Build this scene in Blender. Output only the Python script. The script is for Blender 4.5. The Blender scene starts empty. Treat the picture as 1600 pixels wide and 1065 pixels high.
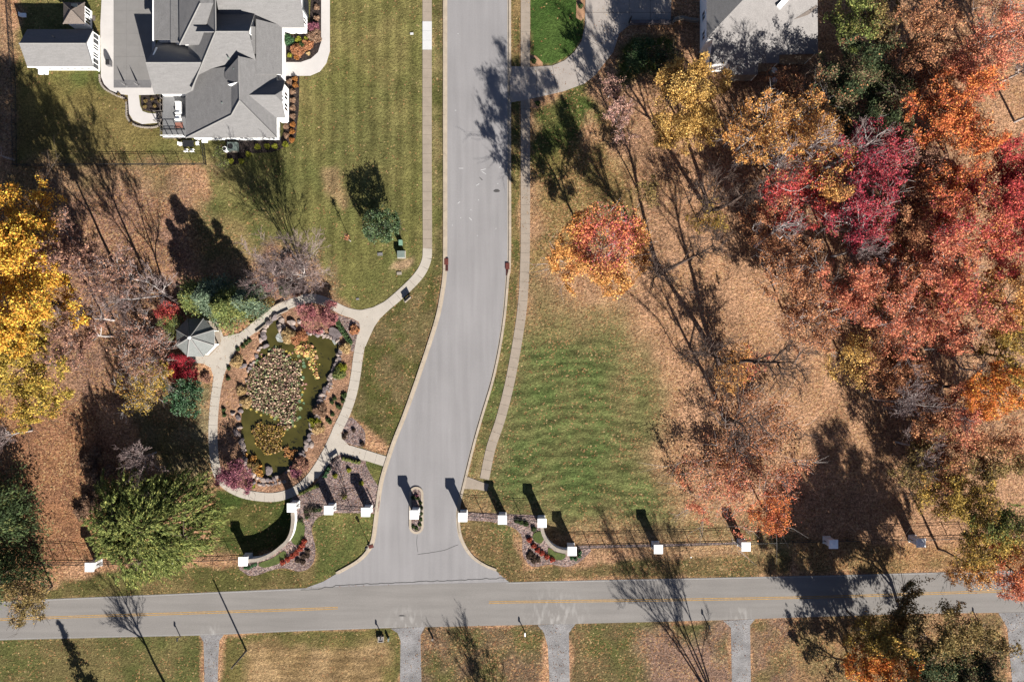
import bpy, math
import numpy as np
from mathutils import Vector

# ------------------------------------------------------------------ camera, sky, sun, exposure
scene = bpy.context.scene
COL = scene.collection
HC = 124.44                       # camera height (m); ground scale is 0.1 m per photo pixel
cam_data = bpy.data.cameras.new("camera")
cam_data.sensor_fit = 'HORIZONTAL'; cam_data.sensor_width = 36.0; cam_data.lens = 28.0
cam_data.clip_start = 1.0; cam_data.clip_end = 3000.0
cam = bpy.data.objects.new("camera", cam_data); COL.objects.link(cam)
cam.location = (0, 0, HC); cam.rotation_euler = (0, 0, 0)
scene.camera = cam

SUN_EL, SUN_AZ = math.radians(28.5), math.radians(25.0)    # from the south, 25 degrees towards +x
sdir = Vector((math.sin(SUN_AZ)*math.cos(SUN_EL), -math.cos(SUN_AZ)*math.cos(SUN_EL), math.sin(SUN_EL)))
world = bpy.data.worlds.new("World"); scene.world = world; world.use_nodes = True
wn = world.node_tree.nodes; wl = world.node_tree.links
sky = wn.new('ShaderNodeTexSky'); sky.sky_type = 'NISHITA'; sky.sun_disc = False; sky.air_density = 0.4; sky.dust_density = 0.4
sky.sun_elevation = SUN_EL; sky.sun_rotation = math.pi - SUN_AZ
bg = wn['Background']; bg.inputs['Strength'].default_value = 0.05
wl.new(sky.outputs['Color'], bg.inputs['Color'])
sun_data = bpy.data.lights.new("sun", 'SUN'); sun_data.energy = 5.0; sun_data.angle = math.radians(0.53)
sun_data.color = (1.0, 0.95, 0.87)
sun = bpy.data.objects.new("sun", sun_data); COL.objects.link(sun)
sun.location = sdir*200; sun.rotation_euler = sdir.to_track_quat('Z', 'Y').to_euler()
scene.view_settings.view_transform = 'Standard'; scene.view_settings.look = 'None'
scene.view_settings.exposure = 1.62; scene.view_settings.gamma = 1.0
scene.view_settings.use_curve_mapping = False
scene.render.engine = 'CYCLES'
scene.cycles.max_bounces = 5; scene.cycles.transparent_max_bounces = 4

# ------------------------------------------------------------------ helpers
RNG = np.random.default_rng(7)
def lin1(c):
    c = c/255.0
    return c/12.92 if c <= 0.04045 else ((c+0.055)/1.055)**2.4
def L(r, g, b, k=2.5):
    """sunlit picture colour -> surface albedo"""
    return np.array([min(0.85, lin1(v)/k) for v in (r, g, b)])
def W(px, py, z=0.0):
    s = 0.1*(1-z/HC)
    return np.array([(px-800)*s, (532.5-py)*s, z])
def G(px, py):
    return ((px-800)*0.1, (532.5-py)*0.1)
def plane_at(px, py, p0, n):
    """point of the plane (p0, n) seen at a photo pixel"""
    o = np.array([0, 0, HC]); d = np.array([(px-800)*0.1, (532.5-py)*0.1, -HC])
    t = np.dot(p0-o, n)/np.dot(d, n)
    return o+d*t
def props(o, label=None, cat=None, group=None, kind=None):
    if label: o['label'] = label
    if cat: o['category'] = cat
    if group: o['group'] = group
    if kind: o['kind'] = kind
    return o
def thing(name, label, cat, loc=(0, 0, 0), group=None, rz=0.0):
    o = bpy.data.objects.new(name, None); COL.objects.link(o)
    o.location = loc; o.rotation_euler = (0, 0, rz); o.empty_display_size = 0.3
    return props(o, label, cat, group)
def link(name, me, parent=None, loc=None, mat=None):
    if mat is not None and not me.materials: me.materials.append(mat)
    o = bpy.data.objects.new(name, me); COL.objects.link(o)
    if parent is not None: o.parent = parent
    if loc is not None: o.location = loc
    return o
def pymesh(name, V, F, mat=None, smooth=False):
    me = bpy.data.meshes.new(name); me.from_pydata([tuple(map(float, v)) for v in V], [], [tuple(map(int, f)) for f in F])
    if mat is not None: me.materials.append(mat)
    if smooth: me.polygons.foreach_set('use_smooth', [True]*len(me.polygons))
    me.update(); return me
def fast_mesh(name, V, F, mat=None, colours=None, smooth=False, attr='tint'):
    V = np.asarray(V, np.float32); F = np.asarray(F, np.int32)
    n, k = F.shape
    me = bpy.data.meshes.new(name)
    me.vertices.add(len(V)); me.vertices.foreach_set('co', V.ravel())
    me.loops.add(n*k); me.loops.foreach_set('vertex_index', F.ravel())
    me.polygons.add(n); me.polygons.foreach_set('loop_start', np.arange(0, n*k, k, dtype=np.int32))
    if smooth: me.polygons.foreach_set('use_smooth', np.ones(n, dtype=bool))
    if colours is not None:
        a = me.attributes.new(attr, 'FLOAT_COLOR', 'POINT')
        c = np.ones((len(V), 4), np.float32); c[:, :3] = colours
        a.data.foreach_set('color', c.ravel())
    if mat is not None: me.materials.append(mat)
    me.update(calc_edges=True)
    return me
class MB:
    """collects boxes, prisms and tubes into one mesh"""
    def __init__(s): s.V = []; s.F = []
    def add(s, V, F):
        o = len(s.V); s.V += [tuple(map(float, v)) for v in V]; s.F += [tuple(int(i)+o for i in f) for f in F]; return s
    def box(s, c, size, rz=0.0, rx=0.0):
        x, y, z = [v/2 for v in size]; ca, sa = math.cos(rz), math.sin(rz); cx, sx = math.cos(rx), math.sin(rx)
        P = []
        for dz in (-z, z):
            for dx, dy in ((-x, -y), (x, -y), (x, y), (-x, y)):
                yy, zz = dy*cx-dz*sx, dy*sx+dz*cx
                P.append((c[0]+dx*ca-yy*sa, c[1]+dx*sa+yy*ca, c[2]+zz))
        return s.add(P, [(3, 2, 1, 0), (4, 5, 6, 7), (0, 1, 5, 4), (1, 2, 6, 5), (2, 3, 7, 6), (3, 0, 4, 7)])
    def prism(s, pts, z0, z1):
        n = len(pts); a = sum(pts[i][0]*pts[(i+1) % n][1]-pts[(i+1) % n][0]*pts[i][1] for i in range(n))
        if a < 0: pts = pts[::-1]
        P = [(p[0], p[1], z0) for p in pts]+[(p[0], p[1], z1) for p in pts]
        return s.add(P, [tuple(range(n-1, -1, -1)), tuple(range(n, 2*n))]+[(i, (i+1) % n, n+(i+1) % n, n+i) for i in range(n)])
    def cyl(s, p0, p1, r0, r1=None, n=8):
        r1 = r0 if r1 is None else r1
        V, F = tubes(np.array([[p0, p1]], float), np.array([[r0, r1]]), n)
        k = len(V); s.add(V, list(map(tuple, F))+[tuple(range(n-1, -1, -1)), tuple(range(n, 2*n))]); return s
    def lathe(s, c, prof, n=12):
        P = []; F = []
        for r, z in prof:
            for i in range(n):
                a = 2*math.pi*i/n; P.append((c[0]+r*math.cos(a), c[1]+r*math.sin(a), c[2]+z))
        for j in range(len(prof)-1):
            for i in range(n): F.append((j*n+i, j*n+(i+1) % n, (j+1)*n+(i+1) % n, (j+1)*n+i))
        F.append(tuple(range((len(prof)-1)*n, len(prof)*n))); return s.add(P, F)
    def build(s, name, mat, parent=None, loc=None, smooth=False):
        return link(name, pymesh(name, s.V, s.F, mat, smooth), parent, loc)
def tubes(P, R, sides):
    """P (n,m,3) polylines, R (n,m) radii -> verts, quads"""
    P = np.asarray(P, float); n, m, _ = P.shape
    T = np.gradient(P, axis=1); T /= np.linalg.norm(T, axis=2, keepdims=True)+1e-9
    ref = np.where(np.abs(T[:, :1, 2:3]) > 0.85, np.array([1.0, 0, 0]), np.array([0, 0, 1.0]))
    A = np.cross(T, np.broadcast_to(ref, T.shape)); A /= np.linalg.norm(A, axis=2, keepdims=True)+1e-9
    B = np.cross(T, A)
    ang = np.arange(sides)*2*math.pi/sides
    V = P[:, :, None, :]+R[:, :, None, None]*(A[:, :, None, :]*np.cos(ang)[None, None, :, None]+B[:, :, None, :]*np.sin(ang)[None, None, :, None])
    idx = np.arange(n*m*sides).reshape(n, m, sides)
    a = idx[:, :-1, :]; b = np.roll(a, -1, axis=2); d = idx[:, 1:, :]; c = np.roll(d, -1, axis=2)
    return V.reshape(-1, 3), np.stack([a, b, c, d], -1).reshape(-1, 4)
def smooth_line(pts, step=4.0, closed=False):
    """Catmull-Rom through photo-pixel points"""
    p = [np.array(q, float) for q in pts]; n = len(p); out = []
    rng = range(n if closed else n-1)
    for i in rng:
        p0 = p[(i-1) % n] if closed or i > 0 else 2*p[0]-p[1]
        p1, p2 = p[i], p[(i+1) % n]
        p3 = p[(i+2) % n] if closed or i+2 < n else 2*p[-1]-p[-2]
        k = max(1, int(np.linalg.norm(p2-p1)/step))
        for j in range(k):
            t = j/k
            out.append(0.5*((2*p1)+(-p0+p2)*t+(2*p0-5*p1+4*p2-p3)*t*t+(-p0+3*p1-3*p2+p3)*t**3))
    if not closed: out.append(p[-1])
    return np.array(out)
def resample(line, step):
    d = np.r_[0, np.cumsum(np.linalg.norm(np.diff(line, axis=0), axis=1))]
    s = np.linspace(0, d[-1], max(2, int(round(d[-1]/step))+1))
    return np.stack([np.interp(s, d, line[:, i]) for i in range(line.shape[1])], 1)
def normals2(line):
    t = np.gradient(line, axis=0); t /= np.linalg.norm(t, axis=1, keepdims=True)+1e-9
    return np.stack([-t[:, 1], t[:, 0]], 1)
def inpoly(x, y, poly):
    c = np.zeros(x.shape, bool); n = len(poly)
    for i in range(n):
        x0, y0 = poly[i]; x1, y1 = poly[(i+1) % n]
        if y0 == y1: continue
        m = ((y0 > y) != (y1 > y)) & (x < (x1-x0)*(y-y0)/(y1-y0)+x0)
        c ^= m
    return c
def sdf(x, y, poly):
    """signed distance, positive inside"""
    d = np.full(x.shape, 1e9); n = len(poly)
    for i in range(n):
        ax, ay = poly[i]; bx, by = poly[(i+1) % n]
        ex, ey = bx-ax, by-ay; t = np.clip(((x-ax)*ex+(y-ay)*ey)/(ex*ex+ey*ey+1e-9), 0, 1)
        d = np.minimum(d, np.hypot(x-ax-t*ex, y-ay-t*ey))
    return np.where(inpoly(x, y, poly), d, -d)
_noise_tab = np.random.default_rng(3).random((256, 256))
def vnoise(x, y, scale):
    u = np.asarray(x)/scale; v = np.asarray(y)/scale
    i = np.floor(u).astype(int); j = np.floor(v).astype(int); f = u-i; g = v-j
    f = f*f*(3-2*f); g = g*g*(3-2*g)
    t = lambda a, b: _noise_tab[a % 256, b % 256]
    return (t(i, j)*(1-f)+t(i+1, j)*f)*(1-g)+(t(i, j+1)*(1-f)+t(i+1, j+1)*f)*g

# ------------------------------------------------------------------ materials
def mat_base(name):
    m = bpy.data.materials.new(name); m.use_nodes = True
    return m, m.node_tree.nodes, m.node_tree.links, m.node_tree.nodes['Principled BSDF']
def ramp(nodes, stops, interp='LINEAR'):
    r = nodes.new('ShaderNodeValToRGB'); r.color_ramp.interpolation = interp
    e = r.color_ramp.elements
    while len(e) < len(stops): e.new(0.5)
    for k, (p, c) in enumerate(stops):
        e[k].position = p; e[k].color = (*[float(v) for v in c], 1)
    return r
def mat(name, col, var=0.18, scale=1.5, fine=12.0, fvar=0.15, rough=0.85, bump=0.0, spec=0.2, metal=0.0, stretch=(1, 1, 1)):
    """one colour with coarse patches and fine grain"""
    m, n, l, b = mat_base(name); col = np.array(col, float)
    g = n.new('ShaderNodeNewGeometry'); mp = n.new('ShaderNodeMapping'); mp.inputs['Scale'].default_value = stretch
    l.new(g.outputs['Position'], mp.inputs['Vector'])
    n1 = n.new('ShaderNodeTexNoise'); n1.inputs['Scale'].default_value = scale; n1.inputs['Detail'].default_value = 5
    n2 = n.new('ShaderNodeTexNoise'); n2.inputs['Scale'].default_value = fine; n2.inputs['Detail'].default_value = 2
    l.new(mp.outputs['Vector'], n1.inputs['Vector']); l.new(mp.outputs['Vector'], n2.inputs['Vector'])
    r1 = ramp(n, [(0.3, col*(1-var)), (0.7, np.minimum(col*(1+var), 0.9))])
    r2 = ramp(n, [(0.3, [1-fvar]*3), (0.7, [1+fvar]*3)])
    l.new(n1.outputs['Fac'], r1.inputs['Fac']); l.new(n2.outputs['Fac'], r2.inputs['Fac'])
    mx = n.new('ShaderNodeMix'); mx.data_type = 'RGBA'; mx.blend_type = 'MULTIPLY'; mx.inputs[0].default_value = 1
    l.new(r1.outputs['Color'], mx.inputs[6]); l.new(r2.outputs['Color'], mx.inputs[7])
    l.new(mx.outputs[2], b.inputs['Base Color'])
    b.inputs['Roughness'].default_value = rough; b.inputs['Specular IOR Level'].default_value = spec; b.inputs['Metallic'].default_value = metal
    if bump:
        bp = n.new('ShaderNodeBump'); bp.inputs['Strength'].default_value = 0.8; bp.inputs['Distance'].default_value = bump
        l.new(n2.outputs['Fac'], bp.inputs['Height']); l.new(bp.outputs['Normal'], b.inputs['Normal'])
    return m
def pebble_mat(name, cols, cell=5.0, bump=0.05, rough=0.9):
    """loose pieces: every cell its own colour"""
    m, n, l, b = mat_base(name)
    g = n.new('ShaderNodeNewGeometry')
    v = n.new('ShaderNodeTexVoronoi'); v.inputs['Scale'].default_value = cell; l.new(g.outputs['Position'], v.inputs['Vector'])
    sp = n.new('ShaderNodeSeparateColor'); l.new(v.outputs['Color'], sp.inputs['Color'])
    r = ramp(n, [(i/len(cols), c) for i, c in enumerate(cols)], 'CONSTANT'); l.new(sp.outputs[0], r.inputs['Fac'])
    nz = n.new('ShaderNodeTexNoise'); nz.inputs['Scale'].default_value = 0.5; nz.inputs['Detail'].default_value = 4; l.new(g.outputs['Position'], nz.inputs['Vector'])
    r2 = ramp(n, [(0.3, [0.72]*3), (0.7, [1.2]*3)]); l.new(nz.outputs['Fac'], r2.inputs['Fac'])
    mx = n.new('ShaderNodeMix'); mx.data_type = 'RGBA'; mx.blend_type = 'MULTIPLY'; mx.inputs[0].default_value = 1
    l.new(r.outputs['Color'], mx.inputs[6]); l.new(r2.outputs['Color'], mx.inputs[7]); l.new(mx.outputs[2], b.inputs['Base Color'])
    bp = n.new('ShaderNodeBump'); bp.inputs['Strength'].default_value = 1; bp.inputs['Distance'].default_value = bump; bp.invert = True
    l.new(v.outputs['Distance'], bp.inputs['Height']); l.new(bp.outputs['Normal'], b.inputs['Normal'])
    b.inputs['Roughness'].default_value = rough; b.inputs['Specular IOR Level'].default_value = 0.15
    return m
def leaf_mat(name, gloss=0.0):
    m, n, l, b = mat_base(name)
    a = n.new('ShaderNodeAttribute'); a.attribute_name = 'tint'
    g = n.new('ShaderNodeNewGeometry')
    nz = n.new('ShaderNodeTexNoise'); nz.inputs['Scale'].default_value = 2.5; l.new(g.outputs['Position'], nz.inputs['Vector'])
    r2 = ramp(n, [(0.3, [0.85]*3), (0.7, [1.15]*3)]); l.new(nz.outputs['Fac'], r2.inputs['Fac'])
    mx = n.new('ShaderNodeMix'); mx.data_type = 'RGBA'; mx.blend_type = 'MULTIPLY'; mx.inputs[0].default_value = 1
    l.new(a.outputs['Color'], mx.inputs[6]); l.new(r2.outputs['Color'], mx.inputs[7]); l.new(mx.outputs[2], b.inputs['Base Color'])
    b.inputs['Roughness'].default_value = 0.7-0.3*gloss; b.inputs['Specular IOR Level'].default_value = 0.1+0.4*gloss
    t = n.new('ShaderNodeBsdfTranslucent'); l.new(mx.outputs[2], t.inputs['Color'])
    ms = n.new('ShaderNodeMixShader'); ms.inputs[0].default_value = 0.28
    l.new(b.outputs[0], ms.inputs[1]); l.new(t.outputs[0], ms.inputs[2]); l.new(ms.outputs[0], n['Material Output'].inputs['Surface'])
    return m

M = {}
M['leaf'] = leaf_mat('foliage'); M['glossy_leaf'] = leaf_mat('glossy_foliage', 0.6)
M['bark'] = mat('brown_bark', L(120, 105, 95), 0.3, 3, 20, 0.3, bump=0.02)
M['pale_bark'] = mat('pale_grey_bark', L(212, 202, 198), 0.25, 3, 20, 0.25, bump=0.02)
M['mauve_twig'] = mat('mauve_twigs', L(176, 154, 150), 0.2, 3, 20, 0.2)
M['brown_twig'] = mat('dark_twigs', L(105, 88, 80), 0.2, 3, 20, 0.2)
M['concrete'] = mat('pale_concrete', L(222, 212, 199), 0.07, 0.6, 9, 0.06, bump=0.004)
M['old_concrete'] = mat('weathered_pinkish_concrete', L(192, 177, 161), 0.09, 0.7, 9, 0.07, bump=0.004)
M['new_concrete'] = mat('fresh_white_concrete', L(250, 250, 250), 0.03, 1, 9, 0.03)
M['drive_concrete'] = mat('driveway_concrete', L(200, 190, 182), 0.1, 0.5, 9, 0.06, bump=0.004)
M['patio_concrete'] = mat('white_patio_concrete', L(246, 240, 236), 0.04, 0.6, 9, 0.04)
M['joint'] = mat('joint_soil', L(110, 98, 88), 0.2)
M['kerb'] = mat('kerb_concrete', L(214, 198, 178), 0.12, 0.9, 8, 0.1, bump=0.004)
M['white'] = mat('white_paint', (0.78, 0.78, 0.77), 0.03, 1, 8, 0.03, rough=0.6)
M['white_brick'] = mat('white_painted_brick', (0.6, 0.59, 0.575), 0.08, 2, 10, 0.1, rough=0.8)
M['stone'] = mat('wall_stone', L(178, 165, 150), 0.2, 2.5, 9, 0.2, bump=0.02)
M['coping'] = mat('coping_stone', L(190, 178, 165), 0.14, 1.5, 10, 0.12, bump=0.01)
M['black_metal'] = mat('black_painted_metal', (0.012, 0.012, 0.013), 0.1, rough=0.5, spec=0.4)
M['glass'] = mat('dark_window_glass', (0.02, 0.025, 0.03), 0.1, rough=0.1, spec=0.6)
M['roof_shingle'] = mat('grey_asphalt_shingle', L(166, 164, 164, 3.1), 0.08, 0.9, 7, 0.2, bump=0.02, stretch=(1, 1, 7))
M['roof_ridge'] = mat('ridge_cap_shingle', L(182, 180, 178, 3.0), 0.06, 0.9, 7, 0.1)
M['brown_shingle'] = mat('brown_asphalt_shingle', L(150, 138, 130, 3.1), 0.08, 0.9, 7, 0.2, bump=0.02)
M['pale_shingle'] = mat('pale_asphalt_shingle', L(196, 191, 189, 3.6), 0.07, 0.9, 7, 0.14, bump=0.02)
M['gazebo_shingle'] = mat('green_grey_shingle', L(162, 166, 164, 3.0), 0.08, 0.9, 8, 0.18, bump=0.02)
M['deck'] = mat('grey_deck_boards', L(150, 150, 152), 0.08, 1, 10, 0.1)
M['pool_cover'] = mat('grey_cover_sheet', L(160, 157, 155), 0.05, 0.8, 8, 0.05)
M['dark_mulch'] = pebble_mat('dark_mulch', [L(58, 50, 48), L(75, 64, 60), L(46, 40, 40), L(88, 76, 72)], 7, 0.05)
M['pebbles'] = pebble_mat('pink_river_pebbles', [L(170, 148, 140), L(140, 122, 120), L(198, 174, 162), L(122, 108, 108), L(184, 160, 156), L(160, 128, 118)], 5.5, 0.07)
M['gravel'] = pebble_mat('grey_gravel', [L(172, 169, 170), L(163, 160, 161), L(180, 178, 178), L(168, 164, 163)], 8, 0.03)
M['rock'] = mat('weathered_boulder', L(190, 172, 162), 0.3, 1.6, 9, 0.25, bump=0.05)
M['rock_dark'] = mat('dark_boulder', L(140, 128, 128), 0.3, 1.6, 9, 0.25, bump=0.05)
M['utility_green'] = mat('green_enamel', L(150, 190, 165), 0.06, rough=0.5)
M['utility_grey'] = mat('grey_green_enamel', L(150, 165, 158), 0.06, rough=0.5)
M['brick_red'] = mat('red_brown_iron', L(122, 66, 58), 0.2, 3, 12, 0.2)
M['wood'] = mat('weathered_wood', L(165, 145, 125), 0.2, 3, 12, 0.2)
M['grey_wood'] = mat('grey_wood', L(130, 122, 116), 0.2, 3, 12, 0.2)
M['grey_fabric'] = mat('grey_fabric', L(140, 138, 140), 0.1, 3, 12, 0.1)
M['orange_soil'] = mat('orange_soil', L(205, 160, 125), 0.2, 1.5, 9, 0.2, bump=0.03)
M['yellow_paint'] = mat('yellow_road_paint', L(214, 168, 92), 0.22, 2.5, 9, 0.2)
M['white_paint_line'] = mat('worn_white_road_paint', L(196, 194, 194), 0.12, 2.5, 9, 0.15)
M['tar'] = mat('tar_sealant', L(96, 94, 94), 0.15)
M['rug'] = mat('red_brown_rug', L(175, 120, 105), 0.1)

def asphalt(name, col, cracks=True):
    m, n, l, b = mat_base(name); col = np.array(col)
    g = n.new('ShaderNodeNewGeometry')
    def nz(scale, detail, st=(1, 1, 1)):
        mp = n.new('ShaderNodeMapping'); mp.inputs['Scale'].default_value = st; l.new(g.outputs['Position'], mp.inputs['Vector'])
        t = n.new('ShaderNodeTexNoise'); t.inputs['Scale'].default_value = scale; t.inputs['Detail'].default_value = detail
        l.new(mp.outputs['Vector'], t.inputs['Vector']); return t
    a = nz(0.12, 6); c = nz(9, 3); s = nz(0.5, 4, (0.15, 2.2, 1) if name.startswith('county') else (2.2, 0.12, 1))
    r1 = ramp(n, [(0.3, col*0.93), (0.7, col*1.07)]); r2 = ramp(n, [(0.3, [0.9]*3), (0.7, [1.1]*3)]); r3 = ramp(n, [(0.35, [0.93]*3), (0.65, [1.05]*3)])
    l.new(a.outputs['Fac'], r1.inputs['Fac']); l.new(c.outputs['Fac'], r2.inputs['Fac']); l.new(s.outputs['Fac'], r3.inputs['Fac'])
    prev = r1.outputs['Color']
    for r in (r2, r3):
        mx = n.new('ShaderNodeMix'); mx.data_type = 'RGBA'; mx.blend_type = 'MULTIPLY'; mx.inputs[0].default_value = 1
        l.new(prev, mx.inputs[6]); l.new(r.outputs['Color'], mx.inputs[7]); prev = mx.outputs[2]
    if name.startswith('county'):          # pale stone dust dragged out of the gravel drives
        for (px, py, rad) in ((868, 972, 6.5), (636, 980, 4.0), (1156, 966, 2.5), (331, 990, 2.0)):
            x, y = G(px, py)
            vs = n.new('ShaderNodeVectorMath'); vs.operation = 'DISTANCE'; l.new(g.outputs['Position'], vs.inputs[0]); vs.inputs[1].default_value = (x, y, 0)
            mr = n.new('ShaderNodeMapRange'); mr.inputs['From Min'].default_value = rad; mr.inputs['From Max'].default_value = 0.3
            l.new(vs.outputs['Value'], mr.inputs['Value'])
            st = nz(1.6, 5, (1.0, 0.35, 1)); r4 = ramp(n, [(0.48, [0]*3), (0.66, [1]*3)]); l.new(st.outputs['Fac'], r4.inputs['Fac'])
            mu = n.new('ShaderNodeMath'); mu.operation = 'MULTIPLY'; l.new(mr.outputs['Result'], mu.inputs[0]); l.new(r4.outputs['Color'], mu.inputs[1])
            mx = n.new('ShaderNodeMix'); mx.data_type = 'RGBA'; l.new(mu.outputs[0], mx.inputs[0]); l.new(prev, mx.inputs[6]); mx.inputs[7].default_value = (*L(204, 200, 196), 1); prev = mx.outputs[2]
    l.new(prev, b.inputs['Base Color']); b.inputs['Roughness'].default_value = 0.9; b.inputs['Specular IOR Level'].default_value = 0.15
    bp = n.new('ShaderNodeBump'); bp.inputs['Distance'].default_value = 0.006; l.new(c.outputs['Fac'], bp.inputs['Height']); l.new(bp.outputs['Normal'], b.inputs['Normal'])
    return m
M['street'] = asphalt('street_asphalt', L(180, 177, 178))
M['county'] = asphalt('county_road_asphalt', L(166, 161, 157))

# ------------------------------------------------------------------ outlines in photo pixels
WK = [(696, -60), (696, 200), (696, 400), (695, 432), (692, 455), (685, 492), (671, 538), (650, 600), (632, 650), (616, 690), (601, 735), (594, 765), (588, 811), (584, 840), (577, 858), (560, 876), (527, 895)]
EK = [(795, -60), (795, 200), (795, 400), (792, 435), (787, 492), (779, 545), (768, 595), (753, 645), (740, 690), (725, 750), (716, 790), (715, 815), (720, 842), (735, 867), (755, 882), (774, 890)]
ROAD_TOP = [(-400, 958), (-100, 944), (69, 935.5), (250, 928), (480, 918), (640, 912.5), (791, 909), (960, 905), (1300, 898), (1446, 894), (1700, 888), (2000, 880)]
ROAD_BOT = [(-400, 1018), (-100, 1004), (14, 999), (314, 992), (480, 985), (620, 980), (892, 974), (1131, 968), (1244, 964), (1414, 958.5), (1561, 956.5), (1700, 954), (2000, 946)]
POND = [(412, 533), (416, 512), (428, 499), (441, 503), (438, 519), (460, 525), (487, 523), (510, 526), (527, 535), (529, 552), (521, 571), (513, 594), (500, 618), (493, 644), (485, 670), (477, 696), (464, 719), (447, 734), (427, 746), (405, 744), (389, 729), (382, 703), (377, 677), (377, 650), (380, 624), (385, 598), (391, 575), (403, 556)]
PATHS = {
 'west_walk': dict(pts=[(667.5, -40), (667.5, 100), (667.5, 250), (668, 388)], w=14.5, mat='old_concrete', slab=15.0),
 'curve_walk': dict(pts=[(668, 388), (666.5, 406), (657.5, 426), (639, 447), (610, 473), (585, 490)], w=14.5, mat='concrete', slab=15.0),
 'north_loop': dict(pts=[(580, 491), (560, 491), (541, 487), (522, 478), (506, 470), (486, 466), (463, 471), (434, 484), (404, 507), (385, 521), (366, 537)], w=14, mat='concrete', slab=15.0),
 'west_loop': dict(pts=[(366, 537), (352, 560), (342, 590), (336.5, 622), (333.5, 655), (333, 686), (335, 715), (340, 738), (352, 756), (375, 769), (402, 775), (432, 776), (460, 767), (480, 752), (497, 730), (510, 708), (521, 690)], w=14, mat='concrete', slab=15.0),
 'east_loop': dict(pts=[(521, 690), (527, 672), (540, 645), (550, 615), (556, 585), (560, 555), (567, 520), (577, 496)], w=15, mat='concrete', slab=15.0),
 'street_link': dict(pts=[(520, 696), (545, 703), (575, 712), (604, 721)], w=16, mat='concrete', slab=16.0),
 'east_walk': dict(pts=[(821, -40), (821, 150), (821, 330), (820.5, 400), (817, 470), (809, 530), (796, 600), (782, 655), (767, 700), (757, 748)], w=14.5, mat='old_concrete', slab=15.0),
}

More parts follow.
